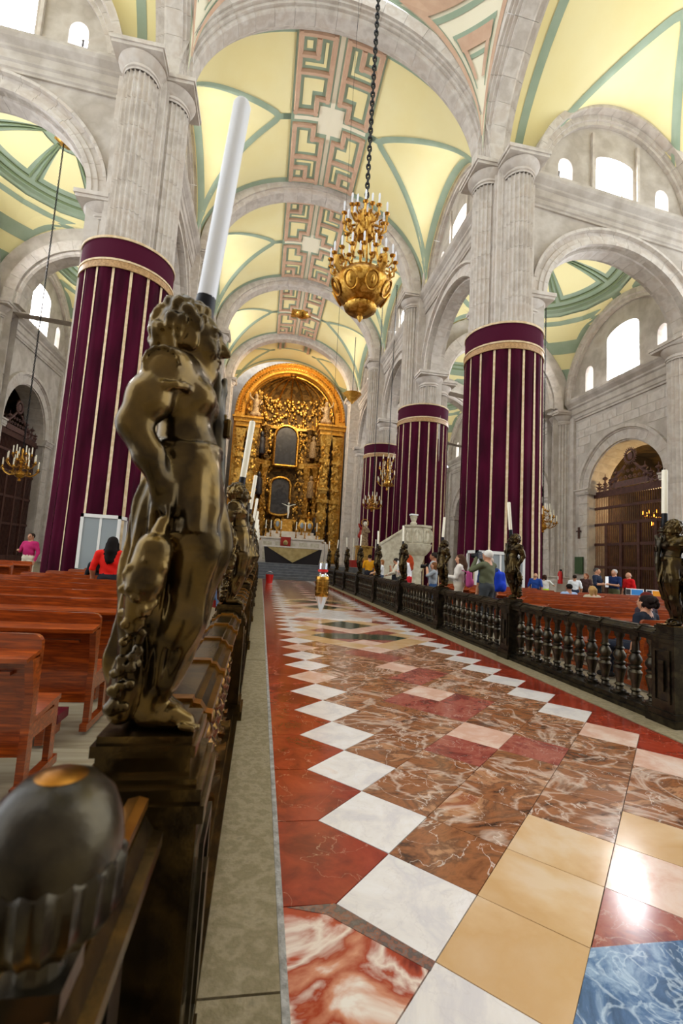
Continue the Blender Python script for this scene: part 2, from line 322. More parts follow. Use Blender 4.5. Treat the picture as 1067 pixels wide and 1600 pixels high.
def wall_mesh(us, zb, zt, ops, n0, n1, tf, back=True):
    b = MB(); us = sorted(set([round(u,4) for u in us]+[round(o[k],4) for o in ops for k in (0,1)]+[round(o[0]+(o[1]-o[0])*(1-math.cos(PI*i/10))/2,4) for o in ops for i in range(1,10)]))
    for ua, ub in zip(us[:-1], us[1:]):
        mid = (ua+ub)/2; cs = sorted([o for o in ops if o[0] < mid < o[1]], key=lambda o: o[2](mid))
        la, lb = zb(ua), zb(ub); ivs = []
        for o in cs:
            ivs.append((la,lb,o[2](ua),o[2](ub))); la, lb = o[3](ua), o[3](ub)
            for fn in (o[2],o[3]): b.add([tf(ua,n0,fn(ua)),tf(ub,n0,fn(ub)),tf(ub,n1,fn(ub)),tf(ua,n1,fn(ua))],[(0,1,2,3)])
        ivs.append((la,lb,zt(ua),zt(ub)))
        for a0,b0,a1,b1 in ivs:
            if a1-a0 < 1e-4 and b1-b0 < 1e-4: continue
            for n in ((n0,n1) if back else (n0,)): b.add([tf(ua,n,a0),tf(ub,n,b0),tf(ub,n,b1),tf(ua,n,a1)],[(0,1,2,3)])
    for o in ops:
        for u in (o[0],o[1]):
            e = 1e-4 if u == o[0] else -1e-4
            if o[3](u+e)-o[2](u+e) > .05: b.add([tf(u,n0,o[2](u)),tf(u,n1,o[2](u)),tf(u,n1,o[3](u+e)),tf(u,n0,o[3](u+e))],[(0,1,2,3)])
    return b
def arched(c, hw, z0, zs, rise): return (c-hw, c+hw, lambda u: z0, lambda u: zs+rise*math.sqrt(max(0,1-((u-c)/hw)**2)))
WN = [0]
def window(tf, c, hw, z0, zs, rise, n, small=False, tint=None):
    """glazed opening: bright glass, lead bars, coloured lights"""
    WN[0] += 1; o = arched(c,hw,z0,zs,rise); us = [c-hw+2*hw*i/10 for i in range(11)]
    win = wall_mesh(us, o[2], o[3], [], n, n-.03, tf, False).obj('window_%d' % WN[0], 'window_light', wp=True); struct(win, 'bright daylit '+('narrow arched' if small else 'wide')+' church window')
    b = MB(); t = .055 if small else .03
    zz = lambda u: o[3](u)
    nv = 2 if small else 4; nh = 6 if small else 5
    s = 1 if n >= 0 else 1
    def bar(u0,u1,z0_,z1_):
        k = len(b.v); b.add([tf(u0,n+.04,z0_),tf(u1,n+.04,z0_),tf(u1,n+.04,z1_),tf(u0,n+.04,z1_),tf(u0,n,z0_),tf(u1,n,z0_),tf(u1,n,z1_),tf(u0,n,z1_)],[(0,1,2,3),(4,5,1,0),(7,6,2,3),(4,0,3,7),(5,1,2,6)])
    if small:
        for i in range(1,nv+1): u = c-hw+2*hw*i/(nv+1); bar(u-t,u+t,z0,zz(u))
        for j in range(1,nh): z = z0+(zs+rise*.6-z0)*j/nh; bar(c-hw,c+hw,z-t,z+t)
        bar(c-hw,c-hw+.06,z0,zs); bar(c+hw-.06,c+hw,z0,zs)
        b.obj('lead_bar','lead',win,wp=True)
        q = MB(); d = .02
        for (i,j) in tint or []:
            u0 = c-hw+2*hw*i/(nv+1)+t; u1 = c-hw+2*hw*(i+1)/(nv+1)-t; za = z0+(zs+rise*.6-z0)*j/nh+t; zb_ = za+(zs+rise*.6-z0)/nh-2*t
            q.add([tf(u0,n+d,za),tf(u1,n+d,za),tf(u1,n+d,zb_),tf(u0,n+d,zb_)],[(0,1,2,3)])
        if tint: q.obj('coloured_pane','glass_orange',win,wp=True)
    else:
        bar(c-hw,c-hw+.07,z0,zs); bar(c+hw-.07,c+hw,z0,zs); b.obj('window_frame','stone',win,wp=True)
    return win
CORN = [(0,0),(.1,0),(.1,.12),(.16,.18),(.16,.42),(.24,.5),(.24,.9),(.34,.98),(.34,1.1),(.55,1.3),(.62,1.45),(.62,1.6),(0,1.6)]   # entablature profile
def cornice(name, u0, u1, zb, n0, tf, parent, k=1.0):
    b = MB(); b.sweep([(a*k,c*k) for a,c in CORN], [(lambda a,c,u=u: tf(u,n0+a,zb+c)) for u in np.linspace(u0,u1,9)]); b.obj(name,'stone_wall',parent,wp=True,fix=True)
LW, LH = 4.75, 5.0     # lunette half-width and rise
def lun_ops(c=0): return [arched(c,1.12,ZS+.15,ZS+2.6,.35), arched(c-2.95,.42,ZS+.05,ZS+1.55,.5), arched(c+2.95,.42,ZS+.05,ZS+1.55,.5)]
def high_wall(name, tf, label, hw=BAY/2, tint=True, lit=True, blocks=None):
    """arcade arch below, entablature, lunette with three windows above; tf(u,n,z), n>0 towards the viewer's side"""
    R = 4.3; RB = 3.85
    us = list(np.linspace(-hw,hw,25))
    ops = [arched(0,R,-.2,ZL,RB)]
    low = wall_mesh(us, lambda u: 0, lambda u: 22.4, ops, .45, -.75, tf).obj(name,'stone_wall',wp=True); struct(low, label)
    cornice('cornice', -hw+.7, hw-.7, 20.95, .45, tf, low, .95)
    arch(low, lambda u,t,z: tf(u,t,z), R-.02, RB-.02, ZL, [(.45,.0),(.64,.0),(.64,.2),(.57,.23),(.57,.44),(.5,.47),(.5,.68),(.7,.71),(.7,.84),(.44,.84),(.44,.02)], 19)
    arch(low, lambda u,t,z: tf(u,t,z), R-.12, RB-.12, ZL, [(-.75,.12),(-.5,.12),(-.5,0),(.2,0),(.2,.12),(.44,.12),(.44,.3),(-.75,.3)], 19)
    lt = lambda u: 22.3+ (LH+.35)*math.sqrt(max(0,1-(u/(LW+.1))**2))
    up = wall_mesh(list(np.linspace(-LW,LW,33)), lambda u: 22.3, lt, lun_ops(), .1, -.75, tf).obj('lunette_wall','stone_wall',low,wp=True)
    arch(low, tf, LW-.35, LH-.1, 22.35, [(.1,0),(.3,0),(.3,.18),(.42,.2),(.42,.45),(.85,.45),(.85,.8),(.1,.8)], 17)
    for u in (-1.45,1.3): b = MB(); b.add([tf(u+a,n,z) for z in (22.35,26.6) for a,n in ((0,.1),(0,.24),(.15,.24),(.15,.1))],[(0,1,5,4),(1,2,6,5),(2,3,7,6),(3,0,4,7),(4,5,6,7)]); b.obj('pilaster_strip','stone',low,wp=True)
    for i,o in enumerate(((0,1.12,ZS+.15,ZS+2.6,.35),(-2.95,.42,ZS+.05,ZS+1.55,.5),(2.95,.42,ZS+.05,ZS+1.55,.5))):
        window(tf,*o,n=-.7,small=i > 0,tint=[(0,0),(0,3),(2,1)] if (i == 1) else [(0,4),(1,4)])
    # spandrel stones, each proud of the joint
    if blocks:
        sb = MB().add([(-.5,-.5,0),(.5,-.5,0),(.5,.5,0),(-.5,.5,0)],[(0,1,2,3)])
        bw, bh = 1.15,.52; row = 0; z = 16.3
        while z+bh < 20.95:
            u = -hw+1.15+(row % 2)*bw*.5
            while u+bw < hw-1.0:
                cx = max(abs(u),abs(u+bw)); nx = min(abs(u),abs(u+bw)) if u*(u+bw) > 0 else 0
                if math.hypot(nx/R, (z-ZL)/RB)*RB > RB+.86:
                    MB().add([tf(a,n,c) for n in (.45,.475) for a,c in ((u+.012,z+.012),(u+bw-.012,z+.012),(u+bw-.012,z+bh-.012),(u+.012,z+bh-.012))],[(4,5,6,7),(0,1,5,4),(1,2,6,5),(2,3,7,6),(3,0,4,7)]).obj('stone_block','stone',low,wp=True,fix=True)
                u += bw
            z += bh; row += 1
    return low
def vault(name, tf, L, label, central=True, Rv=8.45, H=7.15, x0=-1, x1=1):
    """barrel vault with lunettes cut in; tf(x across, y along, z)"""
    def zz(x,y):
        zb = H*math.sqrt(max(0,1-(x/Rv)**2)); ax = abs(x); k = min(1,max(0,(ax-2.5)/(Rv-2.5)))
        h = H*math.sqrt(1-(2.5/Rv)**2)*(1-k)+LH*k
        zl = h*math.sqrt(max(0,1-(y/LW)**2)) if ax > 2.5 else 0
        return ZS-.2+max(zb,zl)
    th = np.linspace(-PI/2,PI/2,61); P = [[tf(Rv*math.sin(t),y,zz(Rv*math.sin(t),y)) for y in np.linspace(-L,L,49)] for t in th if x0 <= math.sin(t) <= x1]
    c = MB().grid(P).obj(name,'plaster_yellow',smooth=True,wp=True); struct(c, label)
    def strip(pts, wd, nm='painted_band', mt='plaster_green', off=.035):
        b = MB(); rows = []
        for i,(x,y) in enumerate(pts):
            xa,ya = pts[max(i-1,0)]; xb,yb = pts[min(i+1,len(pts)-1)]; q = math.hypot(xb-xa,yb-ya) or 1; nx,ny = -(yb-ya)/q,(xb-xa)/q
            r = []
            for s_ in (-1,-.34,.34,1):
                X = max(-Rv+.01,min(Rv-.01,x+nx*wd*s_)); Y = max(-L,min(L,y+ny*wd*s_)); r.append(tf(X,Y,zz(X,Y)-off))
            rows.append(r)
        return b.grid(rows).obj(nm,mt,c,wp=True,smooth='all')
    for sx in (-1,1):
        if (sx < 0 and x0 > -.5) or (sx > 0 and x1 < .5): continue
        for sy in (-1,1):
            pts = []
            for k in range(25):       # the groin: where barrel and lunette meet
                x = 2.5+(Rv-2.55)*k/24; zb = H*math.sqrt(max(0,1-(x/Rv)**2)); kk = (x-2.5)/(Rv-2.5); h = H*math.sqrt(1-(2.5/Rv)**2)*(1-kk)+LH*kk
                pts.append((sx*x, sy*LW*math.sqrt(max(0,1-min(1,zb/h)**2))))
            strip(pts,.2)
        pts = [(sx*(Rv-.28), LW*.97*math.sin(a)) for a in np.linspace(-PI/2,PI/2,25)]; strip(pts,.22)
    for sy in (-1,1): strip([(x,sy*(L-.95)) for x in Rv*.995*np.sin(np.linspace(-PI/2*(1 if x0 < -.5 else 0),PI/2*(1 if x1 > .5 else 0),41))],.22)
    if central:
        sf = lambda x,y,o: tf(x,y,zz(x,y)-o)
        def patch(xa,xb,ya,yb,mt,o,nm): MB().grid([[sf(x,y,o) for y in np.linspace(ya,yb,3)] for x in np.linspace(xa,xb,7)]).obj(nm,mt,c,wp=True)
        LB = L-.85
        patch(-2.5,2.5,-LB,LB,'plaster_green',.05,'painted_field')
        patch(-.13,.13,-LB,LB,'plaster_cream',.06,'painted_strip'); patch(-2.3,2.3,-.13,.13,'plaster_cream',.065,'painted_strip'); patch(-.78,.78,-.95,.95,'plaster_cream',.07,'painted_square')
        def mould(path, closed=False):
            pts = path+[path[0]] if closed else path; w_ = .15
            for (xa,ya),(xb,yb) in zip(pts[:-1],pts[1:]):
                q = math.hypot(xb-xa,yb-ya); dx,dy = (xb-xa)/q,(yb-ya)/q; nn = max(2,int(abs(xb-xa)/.5)+2); rows = []
                for t in np.linspace(-w_*.98,q+w_*.98,nn):
                    x,y = xa+dx*t,ya+dy*t
                    rows.append(lambda a,o,x=x,y=y,dx=dx,dy=dy: sf(x-dy*a,y+dx*a,o))
                MB().sweep([(-w_,.05),(-w_,.12),(-w_*.55,.22),(w_*.55,.22),(w_,.12),(w_,.05)],rows).obj('meander_moulding','paint_rose',c,wp=True,fix=True)
        for sx in (-1,1):
            for sy in (-1,1):
                q = lambda u,v: (sx*u*2.4, sy*v*LB)
                mould([q(.16,.27),q(.16,.95),q(.93,.95),q(.93,.09),q(.42,.09),q(.42,.27)],True)
                mould([q(.22,.56),q(.87,.56)]); mould([q(.87,.74),q(.52,.74),q(.52,.89)])
                def yel(u0,u1,v0,v1):
                    a = sorted((sx*u0*2.4,sx*u1*2.4)); b_ = sorted((sy*v0*LB,sy*v1*LB)); patch(a[0],a[1],b_[0],b_[1],'plaster_yellow',.075,'painted_panel')
                yel(.3,.79,.35,.49); yel(.56,.79,.17,.35); yel(.3,.37,.63,.88); yel(.3,.8,.625,.66); yel(.66,.8,.8,.88)
    return c
# nave bays
for i in range(3):
    cy = (PY[i]+PY[i+1])/2
    for sd in (-1,1):
        tf = (lambda u,n,z,cy=cy,sd=sd: (XC+sd*(PO-n), cy+u, z))
        high_wall('wall_'+('right' if sd > 0 else 'left'), tf, ('first','second','third')[i]+' bay of the '+('right' if sd > 0 else 'left')+' nave arcade wall with lunette windows')
    vault('ceiling', lambda x,y,z,cy=cy: (XC+x,cy+y,z), BAY/2, 'cream painted barrel vault with meander moulding over the '+('first','second','third')[i]+' nave bay')
for i in range(4):
    par = [o for o in COL.objects if o.name.startswith('ceiling')][min(i,2)]
    arch(par, lambda u,t,z,y=PY[i]: (XC+u,y+t,z), 7.25, 6.3, ZS, PROF_BIG if i == 0 else PROF_SIM, 21, seg=3)
# sanctuary bay beyond the last pier
vault('ceiling', lambda x,y,z: (XC+x,PY[3]+4+y,z), 4.0, 'plain end bay of the vault above the gilded arch', central=False)
_c = [o for o in COL.objects if o.name.startswith('ceiling')][-1]
for (xa,xb,ya,yb,mt,o) in ((-2.2,2.2,.9,3.6,'plaster_green',.06),(-1.2,1.2,1.4,3.2,'plaster_yellow',.1)):
    MB().grid([[ (XC+x,PY[3]+ya+(yb-ya)*k,ZS-.2+7.15*math.sqrt(1-(x/8.45)**2)-o) for k in (0,1)] for x in np.linspace(xa,xb,7)]).obj('painted_panel',mt,_c,wp=True)
for (xa,xb,ya,yb) in ((-2.0,-1.7,.9,3.6),(1.7,2.0,.9,3.6),(-2,2,.9,1.15),(-1.3,-1.15,1.4,3.2),(1.15,1.3,1.4,3.2)):
    MB().sweep([(0,.05),(0,.2),(1,.2),(1,.05)],[(lambda a,o,x=x: (XC+x,PY[3]+ya+(yb-ya)*a,ZS-.2+7.15*math.sqrt(1-(x/8.45)**2)-o)) for x in np.linspace(xa,xb,4)]).obj('meander_moulding','paint_rose',_c,wp=True,fix=True)
# transept arms: walls facing the camera, vaults running outwards
for sd in (-1,1):
    cx = PO+6.1
    tf = (lambda u,n,z,sd=sd,cx=cx: (XC+sd*(cx+u), Y1-.25-n, z))
    wl = high_wall('wall_transept_'+('right' if sd > 0 else 'left'), tf, 'stone transept wall with arch and three windows on the '+('right' if sd > 0 else 'left'), blocks=True)
    # impost pier at the outer end
    x = XC+sd*(cx+6.1); b = MB(); b.box(x-1.6,x+1.6,Y1-1.0,Y1+1.0,0,22.4); b.obj('outer_pier','stone',wl,wp=True)
    shaft(wl, x-sd*1.75, Y1-.1, ZL)
    vault('ceiling_transept', lambda x,y,z,sd=sd,cx=cx: (XC+sd*(cx+y), Y1-8.0+x, z), 6.5, 'plain yellow vault over the '+('right' if sd > 0 else 'left')+' transept arm', central=False, x0=-1, x1=1)
    par = [o for o in COL.objects if o.name.startswith('ceiling_transept')][-1]
    arch(par, lambda u,t,z,sd=sd: (XC+sd*(PO-1.06+t),Y1-8.0+u,z), 7.25, 6.3, ZS, PROF_BIG, 21, seg=3)
# crossing pendentives
def pendentive(sd):
    HS = 7.3; S = HS*math.sqrt(2); cy = Y1-8.0; H = 7.5
    def pt(t,h,off=0):
        z = h*H; rho = math.sqrt(max(0,S*S-(z*HS/H)**2)); lo = math.acos(min(1,HS/rho)); a = lo+(PI/2-2*lo)*t; rho -= off
        return (XC+sd*rho*math.cos(a), cy+rho*math.sin(a), ZS+.3+z)
    p = MB().grid([[pt(t,h) for t in np.linspace(0,1,17)] for h in np.linspace(0,1,25)]).obj('ceiling_pendentive','plaster_cream',smooth='all',wp=True); struct(p,'cream pendentive with rose triangular mouldings above the '+('right' if sd > 0 else 'left')+' crossing pier')
    def band(ins, wd, mt, off, nm, top):
        def q(a,s):  # a: 0..1 run up one side, over the top, s: inset 0..1
            return a
        for side in (0,1):
            b = MB(); rows = []
            for h in np.linspace(.06+ins*1.5,top,16):
                wdt = max(.05,(h*1.0)); f0 = min(.5,ins/wdt*.55); f1 = min(.5,(ins+wd)/wdt*.55)
                rows.append([pt(f if side == 0 else 1-f,h,off) for f in (f0,(f0+f1)/2,f1)])
            b.grid(rows).obj(nm,mt,p,wp=True,smooth='all')
        b = MB(); t0 = min(.5,ins/top*.55); b.grid([[pt(t,h,off) for t in np.linspace(t0,1-t0,9)] for h in (top-wd*.8,top)]).obj(nm,mt,p,wp=True)
    band(.0,.05,'plaster_green',.03,'painted_band',.985); band(.05,.1,'paint_rose',.14,'rose_moulding',.95); band(.15,.035,'plaster_green',.04,'painted_band',.86)
    band(.26,.03,'plaster_green',.04,'painted_band',.76); band(.29,.09,'paint_rose',.13,'rose_moulding',.73); band(.38,.03,'plaster_green',.04,'painted_band',.64)
    return p
for sd in (-1,1): pendentive(sd)
dr = MB().lathe([(7.35,ZS+7.75),(7.0,ZS+7.8),(7.0,ZS+8.2),(7.3,ZS+8.3),(7.3,ZS+13)],48,c=(XC,Y1-8,0),cap=False).obj('ceiling_drum','plaster_cream',smooth=True,wp=True); struct(dr,'cream drum ring of the crossing dome')
for k in range(16):
    a = TAU*k/16; MB().box(-.9,.9,-.06,.06,ZS+8.8,ZS+12.2).obj('drum_panel','plaster_green',dr,loc=(XC+7.2*math.cos(a),Y1-8+7.2*math.sin(a),0),rz=a+PI/2)

vault('ceiling', lambda x,y,z: (XC+x,-2.0+y,z), 6.6, 'plain vault bay above and behind the viewer', central=False)
struct(MB().box(-26,30,-8.6,-8,0,24).obj('wall_back','stone_wall'),'stone wall of the choir behind the viewer')
# ---------------------------------------------------------------- side aisles: sail vaults, chapel walls
AO = PO+6.0; WO = PO+12.0       # aisle axis and chapel wall, from the nave axis
def sail_vault(sd, i):
    cx = XC+sd*AO; cy = (PY[i]+PY[i+1])/2; S = 8.7
    def z(r): return ZL+math.sqrt(max(.01,S*S-r*r)) if r > 5.3 else ZL+math.sqrt(S*S-5.3**2)+.12+1.25*math.sqrt(max(0,1-(r/5.35)**2))**1.3
    def at(a,r,off=0): return (cx+r*math.cos(a), cy+r*math.sin(a), z(r)-off)
    rr = [0,.5,1,1.4,1.8,2.3,2.8,3.3,3.8,4.2,4.6,4.9,5.1,5.28]+list(np.linspace(5.31,8.49,22))
    P = []
    for k in range(129):
        a = TAU*k/128; mx = 6.0/max(abs(math.cos(a)),abs(math.sin(a))); P.append([at(a,min(r,mx)) for r in rr])
    c = MB().grid(P).obj('ceiling_aisle','plaster_green',smooth=True,wp=True); struct(c,'green and yellow painted saucer dome over the '+('first','second','third')[i]+' '+('right' if sd > 0 else 'left')+' aisle bay')
    for k in range(8):
        a0 = TAU*(k+.5)/8; w0 = TAU/16
        MB().grid([[at(a0+s*w0*.74*(1-.02/r*3),r,.04) for s in np.linspace(-1,1,9)] for r in np.linspace(1.5,4.35,9)]).obj('painted_panel','plaster_aisle',c,wp=True,smooth='all')
        def line(pts): MB().sweep([(-.045,0),(-.045,.07),(.045,.07),(.045,0)],[(lambda a_,o,f=f: f(a_,o)) for f in pts]).obj('raised_moulding','green_dark',c,wp=True)
        for s in (-.9,.9): line([(lambda a_,o,r=r,s=s: at(a0+s*w0+a_/r,r,o+.02)) for r in np.linspace(1.25,4.75,10)])
        line([(lambda a_,o,t=t: at(a0+t*w0*.9,4.72+a_,o+.02)) for t in np.linspace(-1,1,9)])
        line([(lambda a_,o,t=t: at(a0+t*w0,5.12+a_,o+.02)) for t in np.linspace(-1,1,9)])
    for k in range(4):
        a0 = TAU*(k+.5)/4
        def tri(s0, off, mt):
            rows = []
            for j in range(9):
                r = 5.55+(7.05-5.55)*j/8; r = 5.5+.15*s0*3+(7.9-.5*s0*2.6-5.5-.15*s0*3)*j/8; half = max(.003,(math.acos(min(1,6.0/r)) if r > 6.0 else 0)); hw = max(.004,(PI/4-half)*(.92-.42*s0)-(.02*s0))
                rows.append([at(a0+t*hw,r,off) for t in np.linspace(-1,1,5)])
            MB().grid(rows).obj('painted_triangle',mt,c,wp=True)
        tri(0,.08,'plaster_aisle'); tri(.45,.14,'plaster_green'); tri(.9,.2,'plaster_aisle')
    MB().lathe([(.15,-.75),(.45,-.7),(.75,-.45),(.62,-.3),(.8,-.1),(.85,0)],20,flute=10,fl=.15).obj('gilt_rosette','gold',c,smooth=True,loc=(cx,cy,z(0)+sink(cx,20)))
    return c
CREST_N = [0]
def chapel_wall(sd, i, blocks=False):
    cy = (PY[i]+PY[i+1])/2; R = 3.3; zs = 9.4; tf = (lambda u,n,z: (XC+sd*(WO-n),cy+u,z)); nm = 'right' if sd > 0 else 'left'
    wl = wall_mesh(list(np.linspace(-6.05,6.05,25)), lambda u: 0, lambda u: 16.9, [arched(0,R,-.2,zs,R)], 0, -1.6, tf).obj('wall_chapels_'+nm,'stone_wall',wp=True); struct(wl,('first','second','third')[i]+' bay of the '+nm+' chapel wall with a grilled arch')
    arch(wl, tf, R-.02, R-.02, zs, [(0,0),(.06,0),(.06,.62),(.13,.64),(.13,.7),(.26,.74),(.26,.95),(-.02,.95),(-.02,.02)], 13)
    arch(wl, tf, R-.1, R-.1, zs, [(-1.5,.1),(-1.5,0),(-.05,0),(-.05,.1)], 13)
    for s in (-1,1):
        b = MB()
        for (za,zb,pr,du) in ((zs-.5,zs-.38,.2,.1),(zs-.38,zs-.12,.26,.16),(zs-.12,zs,.34,.24)):
            u0,u1 = sorted((s*(R-.22+.0),s*(R+.98+du))); b.add([tf(u,n,z) for z in (za,zb) for u,n in ((u0,-.6),(u1,-.6),(u1,pr),(u0,pr))],[(0,1,2,3),(7,6,5,4),(0,1,5,4),(1,2,6,5),(2,3,7,6),(3,0,4,7)])
        b.obj('impost','stone',wl,wp=True,fix=True)
        for k in range(9):
            za = .3+k*.98; u0,u1 = sorted((s*(R+.02),s*(R+.95)))
            MB().add([tf(u,n,z) for n in (0,.1) for u,z in ((u0,za),(u1,za),(u1,za+.955),(u0,za+.955))],[(4,5,6,7),(0,1,5,4),(1,2,6,5),(2,3,7,6),(3,0,4,7)]).obj('jamb_stone','stone',wl,wp=True,fix=True)
        # wall half-column and pier strip
        u = s*6.0
        if s > 0 or i == 0: shaft(wl, XC+sd*(WO-.35), cy+u, ZL)
        u0,u1 = sorted((s*4.75,s*6.05)); MB().add([tf(u,n,z) for z in (0,15.6) for u,n in ((u0,-.1),(u0,.22),(u1,.22),(u1,-.1))],[(0,1,5,4),(1,2,6,5),(2,3,7,6),(4,5,6,7)]).obj('wall_pier','stone',wl,wp=True)
    cornice('cornice',-5.3,5.3,15.3,0,tf,wl)
    lt = lambda u: 16.8+6.0*math.sqrt(max(0,1-(u/5.7)**2))
    AW = ((0,1.45,17.05,20.3,.6),(-3.3,.42,17.0,18.7,.5),(3.3,.42,17.0,18.7,.5)); ops = [arched(*o) for o in AW]
    wall_mesh(list(np.linspace(-5.66,5.66,37)), lambda u: 16.8, lt, ops, 0, -1.1, tf).obj('lunette_wall','stone_wall',wl,wp=True)
    arch(wl, tf, 5.1, 5.35, 16.8, [(0,0),(.25,0),(.25,.2),(.4,.25),(.4,.6),(0,.6)], 15)
    for k,o in enumerate(AW): window(tf,*o,n=-.95,small=k > 0,tint=[(0,4),(1,4),(2,4),(0,0)])
    if blocks:
        bw, bh = 1.3,.62; row = 0; z = 9.5
        while z+bh < 15.2:
            u = -4.7+(row % 2)*bw*.5-bw
            while u < 4.7:
                ua,ub = max(u,-4.7),min(u+bw,4.7); nx = 0 if ua*ub < 0 else min(abs(ua),abs(ub))
                if ub-ua > .25 and math.hypot(nx,z-zs) > R+1.0: MB().add([tf(a,n,c) for n in (0,.03) for a,c in ((ua+.012,z+.012),(ub-.012,z+.012),(ub-.012,z+bh-.012),(ua+.012,z+bh-.012))],[(4,5,6,7),(0,1,5,4),(1,2,6,5),(2,3,7,6),(3,0,4,7)]).obj('stone_block','stone',wl,wp=True,fix=True)
                u += bw
            z += bh; row += 1
    # chapel behind: dim niche with a gilded altar, its lamp
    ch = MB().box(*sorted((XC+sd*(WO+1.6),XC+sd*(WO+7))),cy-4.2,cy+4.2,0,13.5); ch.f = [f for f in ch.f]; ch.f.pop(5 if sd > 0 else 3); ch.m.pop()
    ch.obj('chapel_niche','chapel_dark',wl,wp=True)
    # wrought grille
    zt = 8.75; gx = XC+sd*(WO+.55)
    g = thing('chapel_grille','dark wrought iron gate with crest in the '+('first','second','third')[i]+' '+nm+' chapel arch','gate',(gx,cy,0)); gy = 2*R
    dz = lambda z: z+sink(gx,z)
    bar = MB().box(-.024,.024,-.024,.024,0,1).mesh('grille_bar','iron_grille')
    tiers = [(.5,2.7),(2.7,4.6),(4.6,6.3),(6.3,7.7),(7.7,zt)]
    for za,zb in tiers:
        MB().box(-.07,.07,-R,R,dz(zb)-.09,dz(zb)+.09).obj('cross_rail','iron_grille',g)
    MB().box(-.08,.08,-R,R,0,.55).obj('plinth','iron_grille',g)
    nb = 38
    for k in range(nb):
        y = -R+gy*(k+.5)/nb; link('grille_bar',bar,g,(0,y,.5),sc=(1,1,dz(zt)-.5))
    for y in (-2.1,-.75,.75,2.1): MB().box(-.1,.1,y-.11,y+.11,0,dz(6.3)).obj('stile','iron_grille',g)
    MB().box(-.12,.12,-R-.05,R+.05,dz(zt)-.1,dz(zt)+.32).obj('top_beam','iron_grille',g)
    # openwork crest: scrolls, finials, a rayed medallion
    z0 = dz(zt)+.32
    for k,(y,h) in enumerate(((-2.9,.8),(-2.3,1.25),(-1.7,1.0),(1.7,1.0),(2.3,1.25),(2.9,.8),(-1.25,1.5),(1.25,1.5))):
        if math.hypot(y,h) > 3.2: h = math.sqrt(max(.2,3.2**2-y*y))-.3
        MB().lathe([(.05,0),(.05,h*.3),(.16,h*.42),(.06,h*.5),(.05,h*.62),(.2,h*.72),(.12,h*.8),(.03,h*.85),(.02,h)],8).obj('finial','grille_crest',g,loc=(0,y,z0))
        pts = [(0,y+.28+.24*math.cos(t)*(1-t/9),z0+.25+.22*math.sin(t)*(1-t/9)) for t in np.linspace(-PI*.5,PI*2.2,16)]; MB().tube(pts,.035,5).obj('scroll','grille_crest',g)
        pts = [(0,y-.28-.24*math.cos(t)*(1-t/9),z0+.25+.22*math.sin(t)*(1-t/9)) for t in np.linspace(-PI*.5,PI*2.2,16)]; MB().tube(pts,.035,5).obj('scroll','grille_crest',g)
    for k in range(9):
        y = -1.6+k*.4
        for q in (0,1):
            zc = z0+.68+.42*q; yy = y+.2*q
            if abs(yy) > 1.75-.5*q: continue
            MB().tube([(0,yy+.15*math.cos(t)*(1-t/10),zc+.15*math.sin(t)*(1-t/10)) for t in np.linspace(0,TAU*1.2,14)],.032,5).obj('scroll','grille_crest',g)
    for s in (-1,1):
        MB().tube([(0,s*(1.9-1.5*t),z0+.55+1.0*t**1.4) for t in np.linspace(0,1,9)],[.12-.04*t for t in np.linspace(0,1,9)],6).obj('scroll_pediment','grille_crest',g)
    MB().box(-.04,.04,-1.5,1.5,z0+.1,z0+.5).obj('crest_panel','grille_crest',g)
    b = MB(); ra = 24
    for k in range(ra):
        a = TAU*k/ra; b.tube([(0,.42*math.cos(a),z0+2.1+.42*math.sin(a)),(0,.62*math.cos(a),z0+2.1+.62*math.sin(a))],[.04,.015],4)
    b.tube([(0,.42*math.cos(a),z0+2.1+.42*math.sin(a)) for a in np.linspace(0,TAU,25)],.07,6); b.obj('rayed_medallion','grille_crest',g)
    MB().ball((0,0,z0+2.1),(.06,.24,.28),10,6).obj('medallion_boss','grille_crest',g)
    return wl
for sd in (1,-1):
    for i in range(3 if sd > 0 else 2):
        sail_vault(sd,i); chapel_wall(sd,i,blocks=(i == 0))
# aisle cross arches
S2 = 8.7**2+.5
for sd in (1,-1):
    par = [o for o in COL.objects if o.name.startswith('ceiling_aisle')][0 if sd > 0 else 3]
    for i in (1,2):
        tfa = lambda u,t,z,sd=sd,y=PY[i]: (XC+sd*AO+u,y+t,z)
        arch(par,tfa,4.25,4.25,ZL,PROF_SIM,17)
        wall_mesh(list(np.linspace(-6,6,25)),lambda u: 0 if abs(u) > 4.9 else ZL-.4,lambda u: ZL+math.sqrt(S2-36-u*u) if S2-36-u*u > 0 else ZL,[arched(0,4.6,ZL-.5,ZL,4.6)],.4,-.4,tfa).obj('aisle_diaphragm','stone_wall',par,wp=True)
    # end of the aisle
    struct(wall_mesh([-6,6],lambda u:0,lambda u:22,[],0,-.3,lambda u,n,z,sd=sd: (XC+sd*AO+u,PY[3 if sd > 0 else 2]+.5-n,z)).obj('wall_aisle_end_'+('right' if sd > 0 else 'left'),'stone_wall',wp=True),'blank stone wall closing the far '+('right' if sd > 0 else 'left')+' aisle')

